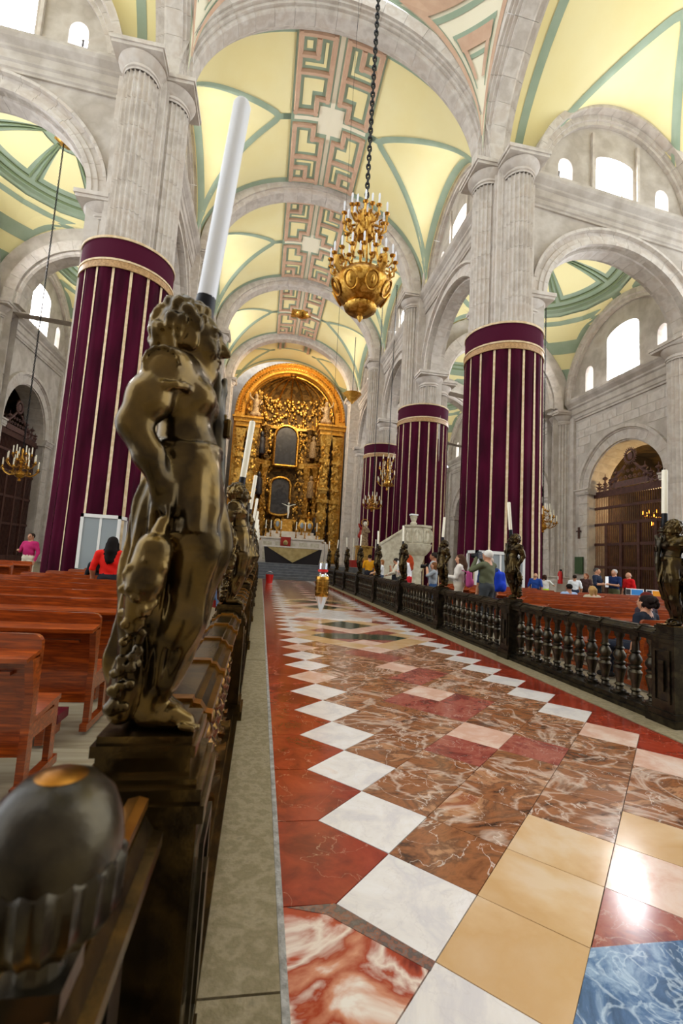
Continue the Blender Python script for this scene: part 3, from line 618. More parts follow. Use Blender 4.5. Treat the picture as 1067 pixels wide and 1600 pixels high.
# ---------------------------------------------------------------- velvet drapes round the piers
def drape(x, y, R, top, label, n=17, ph=0.0):
    d = thing('velvet_drape', label, 'drape', (x,y,0)); t = top+sink(x,top)
    rad = lambda a,z: R*(1+.014*abs(math.sin(a*25.5+ph))+.038*math.sin(a*17+1.3*ph+.5*math.sin(z*.35))*(1.15-z/top*.6)+.06*max(0,(1-z/4))*.6)
    P = [[(rad(a,z)*math.cos(a),rad(a,z)*math.sin(a),z) for a in np.linspace(0,TAU,205)] for z in np.linspace(.08,t-1.0,14)]
    MB().grid(P).obj('velvet_cloth','velvet',d,smooth='all')
    MB().lathe([(R*1.01,t-1.0),(R*1.03,t-.5),(R*1.02,t)],64,cap=False).obj('top_band','velvet_band',d,smooth='all')
    MB().lathe([(R*1.03,t-.04),(R*1.05,t-.04),(R*1.05,t+.06),(R*1.0,t+.06)],64,cap=False).obj('trim_ring','ribbon',d)
    MB().lathe([(R*1.035,t-1.0),(R*1.06,t-1.0),(R*1.06,t-.92),(R*1.03,t-.92)],64,cap=False).obj('trim_ring','ribbon',d)
    MB().lathe([(R*1.03,t-1.3),(R*1.055,t-1.3),(R*1.045,t-1.0)],64,cap=False).obj('gold_braid','gold_braid',d)
    for k in range(n):
        a0 = TAU*(k+.3)/n+ph
        MB().grid([[((rad(a0+s,z)+.03)*math.cos(a0+s),(rad(a0+s,z)+.03)*math.sin(a0+s),z) for s in (-.028,0,.028)] for z in np.linspace(.06,t-.95,20)]).obj('ribbon','ribbon',d)
    return d
for i in range(3):
    drape(XC+PO,PY[i],1.83,13.75,'maroon velvet drape with cream ribbons, '+ORD[i]+' right pier counting from the camera',ph=.2+i)
drape(XC-PO,PY[0],1.83,13.75,'large maroon velvet drape with cream ribbons on the near left pier',ph=.9)
drape(XC-PO,PY[1],1.83,13.75,'maroon velvet drape behind the nearest bronze figure on the second left pier',ph=.4)
drape(XC+PO+.6,PY[3],1.3,12.9,'narrow maroon drape beside the bare stone pier at the sanctuary',n=11)

# ---------------------------------------------------------------- implicit-surface modeller for figures
def nets(F, org, h):
    s = F < 0; nx,ny,nz = F.shape
    cs = np.zeros((nx-1,ny-1,nz-1),np.int8)
    C = [(i,j,k) for i in (0,1) for j in (0,1) for k in (0,1)]
    sl = lambda c: (slice(c[0],nx-1+c[0]),slice(c[1],ny-1+c[1]),slice(c[2],nz-1+c[2]))
    for c in C: cs += s[sl(c)]
    act = np.argwhere((cs > 0) & (cs < 8)); idx = -np.ones(cs.shape,np.int64); idx[tuple(act.T)] = np.arange(len(act))
    acc = np.zeros((len(act),3)); cnt = np.zeros(len(act)); fv = {c: F[act[:,0]+c[0],act[:,1]+c[1],act[:,2]+c[2]] for c in C}
    for a in C:
        for d in range(3):
            if a[d]: continue
            b = tuple(1 if q == d else a[q] for q in range(3)); fa,fb = fv[a],fv[b]; m = (fa < 0) != (fb < 0)
            t = np.where(m, fa/np.where(m,fa-fb,1), 0); p = np.array(a,float)[None,:].repeat(len(act),0); p[:,d] += t; acc += p*m[:,None]; cnt += m
    V = (act+acc/np.maximum(cnt,1)[:,None])*h+np.array(org); Q = []
    for d in range(3):
        e = [q for q in range(3) if q != d]; A = [slice(None)]*3; B = [slice(None)]*3; A[d] = slice(0,-1); B[d] = slice(1,None)
        sa, sb = s[tuple(A)], s[tuple(B)]; w_ = np.argwhere(sa != sb)
        ok = (w_[:,e[0]] > 0)&(w_[:,e[1]] > 0)&(w_[:,e[0]] < F.shape[e[0]]-1)&(w_[:,e[1]] < F.shape[e[1]]-1); w_ = w_[ok]
        def cell(o0,o1): g = w_.copy(); g[:,e[0]] += o0; g[:,e[1]] += o1; return idx[tuple(g.T)]
        q = np.stack([cell(-1,-1),cell(0,-1),cell(0,0),cell(-1,0)],1); fl = sa[tuple(w_.T)]
        if d == 1: fl = ~fl
        q[~fl] = q[~fl][:,::-1]; Q.append(q)
    return V, np.concatenate(Q)
class SDF:
    """capsules and ellipsoids blended into one skin; each carries a material index"""
    def __init__(s): s.p = []
    def cap(s, a, b, r1, r2=None, m=0, k=.02): s.p.append(('c',np.array(a,float),np.array(b,float),r1,r1 if r2 is None else r2,m,k)); return s
    def chain(s, pts, rs, m=0, k=.02):
        for i in range(len(pts)-1): s.cap(pts[i],pts[i+1],rs[i],rs[i+1],m,k)
        return s
    def ell(s, c, r, m=0, k=.02): s.p.append(('e',np.array(c,float),np.array(r if hasattr(r,'__len__') else (r,r,r),float),0,0,m,k)); return s
    def cut(s, c, r, k=.01): s.p.append(('x',np.array(c,float),np.array(r if hasattr(r,'__len__') else (r,r,r),float),0,0,0,k)); return s
    def build(s, name, mats, h, disp=None, flip=False, sc=1.0):
        lo = np.min([np.minimum(p[1],p[2])-max(p[3],p[4]) if p[0] == 'c' else p[1]-p[2] for p in s.p],0)-.04; hi = np.max([np.maximum(p[1],p[2])+max(p[3],p[4]) if p[0] == 'c' else p[1]+p[2] for p in s.p],0)+.04
        n = np.ceil((hi-lo)/h).astype(int)+1; ax = [lo[i]+h*np.arange(n[i]) for i in range(3)]
        D = np.full(n,9.,np.float32); MI = np.zeros(n,np.int8); DM = np.full(n,9.,np.float32)
        for t,a,b,r1,r2,m,k in s.p:
            mg = max(.06,3*k)
            l = np.minimum(a,b)-max(r1,r2)-mg if t == 'c' else a-b-mg; u = np.maximum(a,b)+max(r1,r2)+mg if t == 'c' else a+b+mg
            i0 = np.clip(np.floor((l-lo)/h).astype(int),0,n); i1 = np.clip(np.ceil((u-lo)/h).astype(int)+1,0,n); S = tuple(slice(i0[q],i1[q]) for q in range(3))
            X,Y,Z = np.meshgrid(*[ax[q][S[q]] for q in range(3)],indexing='ij')
            if t == 'c':
                v = b-a; L = max(1e-9,v@v); hh = np.clip(((X-a[0])*v[0]+(Y-a[1])*v[1]+(Z-a[2])*v[2])/L,0,1)
                d = np.sqrt((X-a[0]-hh*v[0])**2+(Y-a[1]-hh*v[1])**2+(Z-a[2]-hh*v[2])**2)-(r1+(r2-r1)*hh)
            else:
                px,py,pz = (X-a[0])/b[0],(Y-a[1])/b[1],(Z-a[2])/b[2]; k0 = np.sqrt(px*px+py*py+pz*pz); k1 = np.sqrt((px/b[0])**2+(py/b[1])**2+(pz/b[2])**2)+1e-6; d = k0*(k0-1)/k1
            c = D[S]
            if t == 'x': hx = np.clip(.5-.5*(c+d)/k,0,1); D[S] = c*(1-hx)-d*hx+k*hx*(1-hx); continue
            hx = np.clip(.5+.5*(c-d)/k,0,1); D[S] = c*(1-hx)+d*hx-k*hx*(1-hx)
            md = DM[S]; q = d < md; MI[S] = np.where(q,m,MI[S]); DM[S] = np.where(q,d,md)
        if disp is not None:
            X,Y,Z = np.meshgrid(*ax,indexing='ij'); near = np.abs(D) < .06; D[near] -= disp(X[near],Y[near],Z[near])
        V,Q = nets(D,lo,h); ii = np.clip(np.round((V-lo)/h).astype(int),0,n-1); vm = MI[tuple(ii.T)]
        if flip: V[:,0] *= -1; Q = Q[:,::-1]
        V = V*sc
        me = bpy.data.meshes.new(name); me.vertices.add(len(V)); me.vertices.foreach_set('co',V.astype(np.float32).ravel()); me.loops.add(Q.size); me.loops.foreach_set('vertex_index',Q.astype(np.int32).ravel())
        me.polygons.add(len(Q)); me.polygons.foreach_set('loop_start',np.arange(0,Q.size,4,dtype=np.int32)); me.update(calc_edges=True)
        for m in mats: me.materials.append(MATS[m] if isinstance(m,str) else m)
        me.polygons.foreach_set('material_index',vm[Q[:,0]].astype(np.int32)); me.polygons.foreach_set('use_smooth',np.ones(len(Q),bool)); me.validate(); me.update(); return me

# ---------------------------------------------------------------- bronze candle bearers (face +x, near arm on the -y side)
def bearer_meshes(flip):
    s = SDF(); A = -1
    # head in profile, a cap of curls
    s.ell((-.028,0,1.150),(.094,.088,.094),0,.01).ell((.030,0,1.118),(.064,.064,.098),0,.012).ell((.040,0,1.055),(.046,.047,.042),0,.02).ell((.062,0,1.03),(.026,.028,.022),0,.015)
    s.cap((.088,0,1.140),(.113,0,1.103),.009,.0145,0,.008).ell((.098,0,1.097),(.014,.02,.009),0,.006).ell((.078,0,1.158),(.018,.05,.012),0,.012)     # nose, brow
    s.ell((.084,0,1.074),(.016,.026,.0075),0,.004).ell((.080,0,1.058),(.016,.023,.0075),0,.004)
    for y in (-.034,.034): s.cut((.094,y,1.138),(.016,.02,.012),.008).ell((.076,y,1.137),(.012,.015,.0095),0,.003).ell((.06,y*1.2,1.095),(.03,.025,.03),0,.015)
    for y in (-.084,.084): s.ell((.012,y*.86,1.108),(.02,.014,.03),0,.006)
    rc_ = random.Random(2)
    for q in range(150):
        u_ = rc_.uniform(-.75,1); ph_ = rc_.uniform(0,TAU); cr = math.sqrt(1-u_*u_); X_ = -.028+.096*cr*math.cos(ph_); Z_ = 1.152+.097*u_
        if X_ > .045-.25*max(0,1.19-Z_): continue
        s.ell((X_,.09*cr*math.sin(ph_),Z_),rc_.uniform(.013,.021),0,.007)
    s.cap((-.028,0,1.06),(-.022,0,.985),.054,.06,0,.025).chain([(-.022+.062*math.cos(t),.062*math.sin(t),.995) for t in np.linspace(0,TAU,13)],[.009]*13,0,.008)
    # torso
    s.ell((0,0,.92),(.088,.125,.13),0,.04).ell((.045,-.055,.935),(.055,.06,.05),0,.025).ell((.045,.055,.935),(.055,.06,.05),0,.025).ell((.01,0,.80),(.082,.1,.1),0,.04).cap((-.02,-.1,1.0),(-.02,.1,1.0),.052,.052,0,.04).ell((.05,0,.80),(.05,.07,.06),0,.03)
    for z in (.765,.785): s.chain([(.012+.104*math.cos(t),.118*math.sin(t),z+.006*math.cos(t*2)) for t in np.linspace(0,TAU,17)],[.013]*17,0,.004)
    # near arm hanging back, hand at the hip
    s.ell((-.045,-.122,.985),(.066,.056,.066),0,.03).chain([(-.05,-.128,.965),(-.08,-.148,.89),(-.108,-.158,.815)],[.053,.055,.044],0,.025).ell((-.07,-.15,.89),(.05,.045,.06),0,.03).chain([(-.108,-.158,.815),(-.055,-.162,.73),(-.012,-.15,.655)],[.045,.041,.028],0,.02)
    s.cap((-.01,-.15,.65),(.004,-.145,.60),.028,.026,0,.015)
    for q in range(4): s.chain([(.006+.007*q,-.168+.014*q,.605),(.016+.007*q,-.17+.014*q,.56),(.006+.006*q,-.162+.012*q,.53)],[.0095,.009,.0075],0,.003)
    s.chain([(.012,-.13,.63),(.036,-.125,.60),(.04,-.13,.57)],[.011,.010,.008],0,.004)
    s.chain([(-.045+.070*math.cos(t),-.126+.062*math.sin(t),.915+.022*math.cos(t)) for t in np.linspace(0,TAU,15)],[.011]*15,0,.008)   # sleeve edge
    for q in range(3): s.chain([(-.045+.05*math.cos(t)*(1-q*.25),-.178+.01*q,.985+.045*math.sin(t)*(1-q*.25)) for t in np.linspace(0,4.6,10)],[.006]*10,0,.006)
    # far arm folded to the torch
    s.ell((-.02,.135,.985),(.058,.052,.058),0,.03).chain([(-.02,.14,.97),(.02,.19,.83)],[.048,.038],0,.02).chain([(.02,.19,.83),(.085,.14,.88)],[.038,.026],0,.02).ell((.10,.125,.89),(.032,.03,.036),0,.015)
    for q in range(4): s.chain([(.095,.11,.865+.016*q),(.13,.10,.868+.016*q),(.133,.125,.868+.016*q)],[.009,.009,.008],0,.004)
    s.cap((.09,.14,.91),(.115,.11,.935),.011,.009,0,.005)
    # skirt, legs, trailing cloth
    s.chain([(.01,0,.76),(.0,0,.6),(-.015,0,.4)],[.098,.118,.105],0,.03).chain([(.03,-.055,.68),(.075,-.065,.46),(.03,-.055,.25),(.0,-.05,.07)],[.09,.078,.058,.042],0,.035)
    s.chain([(.03,.05,.68),(.04,.06,.45),(-.04,.055,.22),(-.06,.05,.06)],[.085,.075,.055,.04],0,.035)
    s.chain([(-.02,0,.66),(-.055,-.01,.42),(-.095,-.01,.16),(-.105,-.01,.06)],[.07,.065,.052,.04],0,.035).chain([(-.02,-.06,.6),(-.055,-.075,.3),(-.085,-.07,.05)],[.055,.05,.038],0,.03)
    s.chain([(.06,-.1,.72),(.10,-.1,.6),(.085,-.115,.52),(.05,-.13,.5)],[.025,.04,.038,.02],0,.015).chain([(-.01,-.12,.7),(.055,-.125,.56),(.07,-.12,.5)],[.016,.022,.02],0,.012)
    for q in range(5): a = -.9+q*.45; s.chain([(.02+.09*math.cos(a),.1*math.sin(a),.74),(.06+.085*math.cos(a),.11*math.sin(a),.5),(.03+.07*math.cos(a),.09*math.sin(a)-.01,.3)],[.012,.014,.01],0,.012)
    s.chain([(.07,-.06,.72),(.10,-.075,.5),(.075,-.075,.3),(.03,-.07,.13)],[.06,.068,.055,.035],0,.03)
    # feet with toes
    for fx,fy in ((.0,-.055),(-.05,.055)):
        s.chain([(fx-.02,fy,.03),(fx+.06,fy-.012,.035),(fx+.10,fy-.018,.022)],[.033,.03,.024],0,.015)
        for q in range(5): s.cap((fx+.095-.006*abs(q-1.3),fy-.046+.016*q,.018),(fx+.135-.009*abs(q-1.2)*1.3,fy-.052+.017*q,.013),.0105-.0008*q,.0095-.0008*q,0,.003)
    # hanging fruit swag at the near side
    s.chain([(.0,-.17,.56),(-.012,-.175,.5)],[.016,.02],0,.01).chain([(-.015,-.175,.48),(-.03,-.18,.40),(-.05,-.175,.29)],[.05,.052,.026],0,.01)
    r = random.Random(5)
    for q in range(42): t = r.random(); a = r.random()*TAU; R = .05*math.sin(.6+t*2.2); s.ell((-.015-.04*t+R*math.cos(a),-.178+R*math.sin(a),.5-.22*t),(.013,.013,.012),0,.004)
    for q in range(26): t = r.random(); s.ell((-.045-.035*t+r.uniform(-.025,.025),-.15+r.uniform(-.02,.01),.28-.2*t),(.014,.014,.014),0,.005)
    s.ell((-.09,-.14,.075),(.025,.025,.02),0,.01)
    def disp(X,Y,Z):
        curl = 0*X
        fold = np.where(Z < .74,(.010*np.sin(np.arctan2(Y,X+.02)*9+Z*7)+.006*np.sin(np.arctan2(Y,X+.02)*17-Z*11))*np.clip((.74-Z)*6,0,1)*np.clip((Z-.1)*12,0,1)*np.where((Y < -.12)&(Z < .53),0,1),0)
        return curl+fold
    body = s.build('bronze_figure',['bronze_brown' if flip else 'bronze'],.0068,disp,flip)
    t = SDF()      # horn-shaped torch with acanthus cup
    t.chain([(.10,.12,.55),(.105,.12,.72),(.085,.12,.90),(.06,.12,1.0)],[.012,.026,.036,.044],0,.01)
    for k in range(8): a = TAU*k/8; t.chain([(.06+.032*math.cos(a),.12+.032*math.sin(a),.93),(.045+.05*math.cos(a),.12+.05*math.sin(a),1.02),(.035+.066*math.cos(a),.12+.066*math.sin(a),1.06)],[.015,.018,.011],0,.008)
    for z,R in ((1.08,.05),(1.12,.06),(1.15,.046)): t.ell((.015,.12,z),(R,R,.018),0,.008)
    t.chain([(.10,.12,.57),(.07,.10,.52),(.09,.09,.47)],[.014,.016,.02],0,.01)
    torch = t.build('torch',['bronze_dark'],.0075,None,flip)
    return body, torch
BEAR = {1: bearer_meshes(False), -1: bearer_meshes(True)}
PED = MB().box(-.125,.125,-.125,.125,0,.02).mesh('foot_plate','bronze')
SOCK = MB().lathe([(.03,0),(.042,.02),(.042,.11),(.036,.115),(.036,.17),(.034,.2)],14).mesh('candle_socket','iron_black',True)
def bearer(x, y, z, face, label, sc=1.0, lean=.06, candle=.62, cmat='candle_wax', yaw=0):
    o = thing('candle_bearer_statue',label,'statue',(x,y,z),yaw,'bronze candle bearers on the '+('left' if face > 0 else 'right')+' balustrade',sc)
    link('foot_plate',PED,o); link('figure',BEAR[face][0],o,(0,0,.02)); link('torch',BEAR[face][1],o,(0,0,.02))
    sx = -.025*face; link('candle_socket',SOCK,o,(sx+.02*face,.12,1.16),rot=(0,lean*face,0))
    L = candle; c = MB().lathe([(.033,0),(.033,L*.98),(.026,L)],16).obj('candle',cmat,o,True,loc=(sx+.02*face+.2*lean*face,.12,1.35)); c.rotation_euler = (0,lean*face,0)
    MB().lathe([(.008,L),(.006,L+.02)],6).obj('wick','wick',c)
    return o

# ---------------------------------------------------------------- bronze balustrades
RP = [(p*.8,q) for p,q in [(-.13,.90),(-.13,.945),(-.155,.955),(-.155,.985),(-.125,.99),(-.1,1.02),(-.07,1.025),(-.065,1.04),(.065,1.04),(.07,1.025),(.1,1.02),(.125,.99),(.155,.985),(.155,.955),(.13,.945),(.13,.90)]]
BPROF = [(.055,.105),(.055,.16),(.035,.17),(.03,.2),(.045,.225),(.03,.25),(.034,.30),(.052,.40),(.058,.44),(.04,.475),(.052,.495),(.052,.515),(.036,.53),(.054,.57),(.058,.60),(.045,.64),(.03,.67),(.044,.69),(.03,.71),(.026,.80),(.036,.83),(.045,.85),(.045,.9)]
BALS = {f: MB().lathe([(r*1.4,z) for r,z in BPROF],14).box(-.08,.08,-.08,.08,.1,.14).mesh('baluster',m,True) for f,m in ((1,'bronze_amber'),(-1,'bronze_dark'))}
def post_mesh(mat):
    b = MB(); b.box(-.2,.2,-.2,.2,0,.09).box(-.18,.18,-.18,.18,.09,.15).box(-.155,.155,-.155,.155,.15,.9)
    b.box(-.172,.172,-.172,.172,.9,.945).box(-.16,.16,-.16,.16,.945,.98).box(-.145,.145,-.145,.145,.98,1.0).box(-.122,.122,-.122,.122,1.0,1.05).box(-.134,.134,-.134,.134,1.05,1.08); return b.mesh('post',mat)
PNL = MB().box(-.012,0,-.11,-.085,.24,.82).box(-.012,0,.085,.11,.24,.82).box(-.012,0,-.085,.085,.24,.265).box(-.012,0,-.085,.085,.795,.82).box(-.02,0,-.035,.035,.36,.7).mesh('post_panel','bronze_dark')
POSTM = {1: post_mesh('bronze'), -1: post_mesh('bronze_dark')}
def balustrade(x, ys, face, label, first=None):
    o = thing('balustrade',label,'balustrade',(x,0,0)); mt = 'bronze' if face > 0 else 'bronze_dark'
    y0 = ys[0]; 
    for y in ys:
        link('post',POSTM[face],o,(0,y,0))
        pn = link('post_panel',PNL,o,(face*.163,y,0),rz=0 if face < 0 else PI)
    for ya,yb in zip(ys[:-1],ys[1:]):
        a,b_ = ya+.172,yb-.172
        MB().sweep(RP,[(lambda p,q,y=y: (p,y,q)) for y in (a,b_)]).obj('handrail',mt,o)
        MB().box(-.165,.165,a,b_,0,.055).box(-.12,.12,a,b_,.055,.11).obj('base_rail',mt,o)
        n = 12; st = (b_-a)/n
        for k in range(n): link('baluster',BALS[face],o,(0,a+st*(k+.5),0),rz=k*.7)
        for k in range(5):
            y = a+.25+k*(b_-a-.5)/4; MB().sweep([(p*1.06+(.0 if abs(p) > .1 else 0),q+.012 if q > .91 else q-.004) for p,q in RP],[(lambda p,q,y=y_: (p,y,q)) for y_ in (y-.028,y+.028)]).obj('strap','brass_worn' if face > 0 else mt,o)
    return o
LY = [1.5+3.5*i for i in range(10)]; RY = [4.75+3.5*i for i in range(9)]
LX, RX = -.268, 4.73
BL = balustrade(LX,LY,1,'long bronze balustrade on the left edge of the marble walk')
BR = balustrade(RX,RY,-1,'long dark bronze balustrade on the right edge of the marble walk')
for i,y in enumerate(LY):
    bearer(LX,y,1.08,1,'large bronze figure with tall white candle in the foreground' if i == 0 else 'bronze candle bearer, '+ORD[i]+' figure along the left balustrade',sc=(.98,.98,1.035) if i == 0 else 1.0,lean=.085,cmat='candle_white' if i == 0 else 'candle_wax',candle=.76 if i == 0 else .64)
for i,y in enumerate(RY):
    bearer(RX,y,1.08,-1,'bronze candle bearer, '+ORD[i]+' figure from the near end of the right balustrade',sc=.97,lean=(-.02,.09,-.05,.03,.02)[i%5],candle=.56)
# the near end: gate rail and bud finial
gt = thing('gate_rail','bronze gate rail with flat top in the near left corner','railing',(LX-.02,0,0))
MB().sweep([(p*.92,q-.03) for p,q in RP],[(lambda p,q,y=y: (p,y,q)) for y in (-.3,1.2)]).obj('handrail','bronze',gt)
MB().sweep([(.03,1.01),(.03,1.028),(.055,1.034),(.075,1.028),(.075,1.01)],[(lambda p,q,y=y: (p,y,q)) for y in (.2,1.2)]).obj('worn_bead','brass_worn',gt)
for y in (.35,.62,.9,1.12): MB().box(-.06,.06,y-.05,y+.05,.1,.87).obj('gate_stile','bronze_dark',gt)
MB().box(-.14,.14,.1,1.2,.0,.1).obj('base_rail','bronze_dark',gt)
bf = thing('bud_finial','round bronze bud finial with fluted cup in the lower left corner','finial',(-.236,.70,1.035))
MB().box(-.04,.04,-.04,.04,0,.03).lathe([(.03,.03),(.026,.05),(.034,.07)],14).obj('stem','bronze_dark',bf)
MB().lathe([(.034,.065),(.07,.078),(.088,.105),(.091,.16),(.084,.168)],120,flute=20,fl=.08).obj('fluted_cup','bronze_dark',bf,True)
MB().lathe([(.082,.162),(.084,.178),(.08,.205),(.068,.236),(.045,.258),(.02,.267)],36).obj('bud','bronze_dark',bf,True)
MB().lathe([(.032,.2635),(.022,.2685),(.0,.2705)],20,cap=False).obj('worn_tip','brass_worn',bf,True)

# ---------------------------------------------------------------- pews
def pew_parts(L, parent):
    """pew along x from 0 to -L, sitter faces +y; back at y=0"""
    x0,x1 = -L,0
    MB().box(x0+.05,x1-.05,-.015,.02,.22,.86).obj('back_panel','pew_wood',parent)
    b = MB(); r = .06; pts = [(x0,.80),(x1,.80)]+[(x1-r+r*math.cos(t),1.0-r+r*math.sin(t)) for t in np.linspace(0,PI/2,5)]+[(x0+r-r*math.sin(t),1.0-r+r*math.cos(t)) for t in np.linspace(0,PI/2,5)]
    n = len(pts); b.add([(x,-.02,z) for x,z in pts]+[(x,.025,z) for x,z in pts],[tuple(range(n)),tuple(range(2*n-1,n-1,-1))]+[(i,n+i,n+(i+1)%n,(i+1)%n) for i in range(n)]); b.obj('top_rail','pew_wood',parent)
    MB().add([(x0,-.02,.88),(x1,-.02,.88),(x1,-.2,.85),(x0,-.2,.85),(x0,-.02,.905),(x1,-.02,.905),(x1,-.2,.878),(x0,-.2,.878)],[(0,1,2,3),(7,6,5,4),(3,2,6,7),(1,0,4,5),(0,3,7,4),(2,1,5,6)]).obj('book_ledge','pew_wood',parent)
    MB().box(x0+.15,x1-.15,-.06,-.02,.74,.765).obj('batten','pew_wood',parent)
    MB().add([(x0,.02,.43),(x1,.02,.43),(x1,.42,.47),(x0,.42,.47),(x0,.02,.465),(x1,.02,.465),(x1,.42,.505),(x0,.42,.505)],[(3,2,1,0),(4,5,6,7),(0,1,5,4),(2,3,7,6),(1,2,6,5),(3,0,4,7)]).obj('seat','pew_wood',parent)
    for x in (x1,x0+.05):
        b = MB(); pl = [(-.12,.86),(.02,.86),(.02,.0),(-.055,.0),(-.055,.62)]; n = len(pl)
        b.add([(x-.05,y,z) for y,z in pl]+[(x,y,z) for y,z in pl],[tuple(range(n-1,-1,-1)),tuple(range(n,2*n))]+[(i,(i+1)%n,n+(i+1)%n,n+i) for i in range(n)]); b.obj('back_post','pew_wood',parent,fix=True)
        MB().box(x-.045,x-.005,.32,.4,.05,.465).obj('front_leg','pew_wood',parent); MB().box(x-.055,x+.005,-.1,.46,0,.06).box(x-.05,x,.02,.34,.33,.44).obj('foot_rail','pew_wood',parent)
    MB().box(x0+.1,x1-.12,-.42,-.2,.17,.24).obj('kneeler','vinyl_maroon',parent); MB().box(x0+.2,x0+.26,-.4,-.06,0,.18).obj('kneeler_bracket','pew_wood',parent); MB().box(x1-.28,x1-.22,-.4,-.06,0,.18).obj('kneeler_bracket','pew_wood',parent)
def pew_block(nm, xr, L, ys, group, desc):
    root = thing('church_pew','varnished red-brown pew, '+ORD[0]+' row '+desc,'pew',(xr,ys[0],0),0,group); pew_parts(L,root)
    rj = random.Random(len(ys)*7+int(xr))
    for i,y in enumerate(ys[1:]): clone(root,(xr+(rj.uniform(-.14,.14) if xr > 0 else 0),y+rj.uniform(-.03,.03),0),rz=rj.uniform(-.008,.008),label='varnished red-brown pew, '+ORD[i+1]+' row '+desc)
pew_block('l',-1.38,3.4,[3.47+1.18*i for i in range(21)],'pews beside the left balustrade','beside the left balustrade from the near end')
pew_block('l2',-7.2,5.2,[9.5+1.18*i for i in range(7)],'outer pews near the left draped pier','of the outer block near the left draped pier')
pew_block('r',10.2,4.5,[5.02+1.18*i for i in range(5)],'near pews beside the right balustrade','beside the right balustrade, from the near end')
pew_block('r1',10.6,4.0,[10.92+1.18*i for i in range(6)],'far pews beside the right balustrade','of the far right block behind the standing visitors')
pew_block('r2',16.6,5.2,[8.2+1.18*i for i in range(7)],'outer pews near the right chapel gate','of the outer block towards the right chapel gate')

# ---------------------------------------------------------------- sanctuary: steps, altars, gilded altarpiece
AX = 2.6
sf_ = MB().box(-6,11,37.6,62,0,1.14).obj('floor_sanctuary','step_stone'); struct(sf_,'grey raised floor of the sanctuary with its flight of steps')
for k in range(6): MB().box(-.35,5.75,35+.42*k,37.6,.19*k,.19*(k+1)-.012).box(-.35,5.75,35+.42*k-.03,37.6,.19*(k+1)-.045,.19*(k+1)).obj('step','step_stone',sf_)
ft = thing('front_altar','dark altar table with a gold inverted triangle on its front','altar',(AX,39.5,1.14))
MB().add([(-2.2,-.4,0),(2.2,-.4,0),(2.2,.5,0),(-2.2,.5,0),(-2.4,-.5,1.3),(2.4,-.5,1.3),(2.4,.5,1.3),(-2.4,.5,1.3)],[(3,2,1,0),(4,5,6,7),(0,1,5,4),(1,2,6,5),(2,3,7,6),(3,0,4,7)]).obj('table_body','black_cloth',ft)
MB().add([(-2.15,-.53,1.28),(0,-.62,1.28),(2.15,-.53,1.28),(0,-.62,.1),(-2.15,-.45,1.28),(2.15,-.45,1.28),(0,-.42,.1)],[(0,3,1),(1,3,2),(0,4,6,3),(2,3,6,5)]).obj('gold_triangle','gold_cloth',ft)
MB().box(-2.55,2.55,-.6,.6,1.3,1.42).obj('table_top','altar_marble',ft)
ha = thing('high_altar','white marble high altar with candlesticks below the gilded altarpiece','altar',(AX,42.3,1.14))
MB().box(-2.7,2.7,-.6,.6,0,2.1).obj('altar_block','altar_marble',ha); MB().box(-2.85,2.85,-.75,.7,2.1,2.25).obj('altar_slab','altar_marble',ha); MB().box(-2.4,2.4,0,.7,2.25,2.6).obj('gradine','altar_marble',ha); MB().box(-2.0,2.0,.3,.7,2.6,2.85).obj('gradine','altar_marble',ha)
for k in range(5): MB().box(-2.5+k*1.05,-1.75+k*1.05,-.64,-.6,.25,1.85).obj('relief_panel','pulpit_stone',ha)
for sx in (-1,1): MB().box(sx*3.0-.3,sx*3.0+.3,-.5,.4,0,1.9).lathe([(.16,1.9),(.2,2.0),(.12,2.1)],10,c=(sx*3.0,0,0)).obj('side_pedestal','altar_marble',ha)
rc = thing('altar_cloth','red cloth with gold emblem hanging on the altar front','cloth',(AX-.55,41.5,2.35)); MB().box(-.45,.45,-.02,.02,.02,1.08).obj('cloth','red_cloth',rc); MB().lathe([(.0,.0),(.17,.05),(.22,.25),(.1,.42),(.0,.46)],12,c=(0,-.03,.35)).obj('gold_emblem','gold_cloth',rc)
TP = 1.14+2.85
cd = thing('altar_crucifix','crucifix on a gold pedestal at the centre of the high altar','crucifix',(AX-.45,42.8,TP))
MB().box(-.45,.45,-.15,.15,0,.95).box(-.55,.55,-.2,.2,.95,1.1).box(-.5,.5,-.2,.2,0,.12).obj('pedestal','gold_paint',cd)
MB().box(-.05,.05,-.03,.03,1.1,3.0).box(-.7,.7,-.03,.03,2.45,2.56).obj('cross','iron_black',cd)
cs = SDF().cap((0,-.08,2.3),(0,-.08,1.95),.1,.09,0,.05).ell((0,-.1,2.55),(.09,.09,.12)).chain([(0,-.08,1.95),(.03,-.1,1.6),(0,-.08,1.25)],[.1,.07,.05]).chain([(-.62,-.07,2.52),(-.3,-.07,2.42),(-.08,-.08,2.32)],[.03,.04,.05]).chain([(.62,-.07,2.52),(.3,-.07,2.42),(.08,-.08,2.32)],[.03,.04,.05])
link('corpus',cs.build('corpus',['candle_wax'],.03),cd)
for i,x in enumerate((-2.1,-1.45,.75,1.45,2.1)):
    z = 1.14+2.6
    if x in (-1.45,.75,1.45):
        mn = thing('reliquary_oval','gold oval reliquary on the high altar, '+ORD[(-1.45,.75,1.45).index(x)]+' from the left','reliquary',(AX+x+.1,42.4,z)); MB().lathe([(.18,0),(.07,.1),(.06,.35)],10).obj('foot','gold',mn); MB().ball((0,0,.85),(.34,.09,.5),16,10).obj('oval_body','gold',mn); MB().ball((0,-.07,.85),(.17,.06,.27),12,8).obj('crystal','glass_panel',mn)
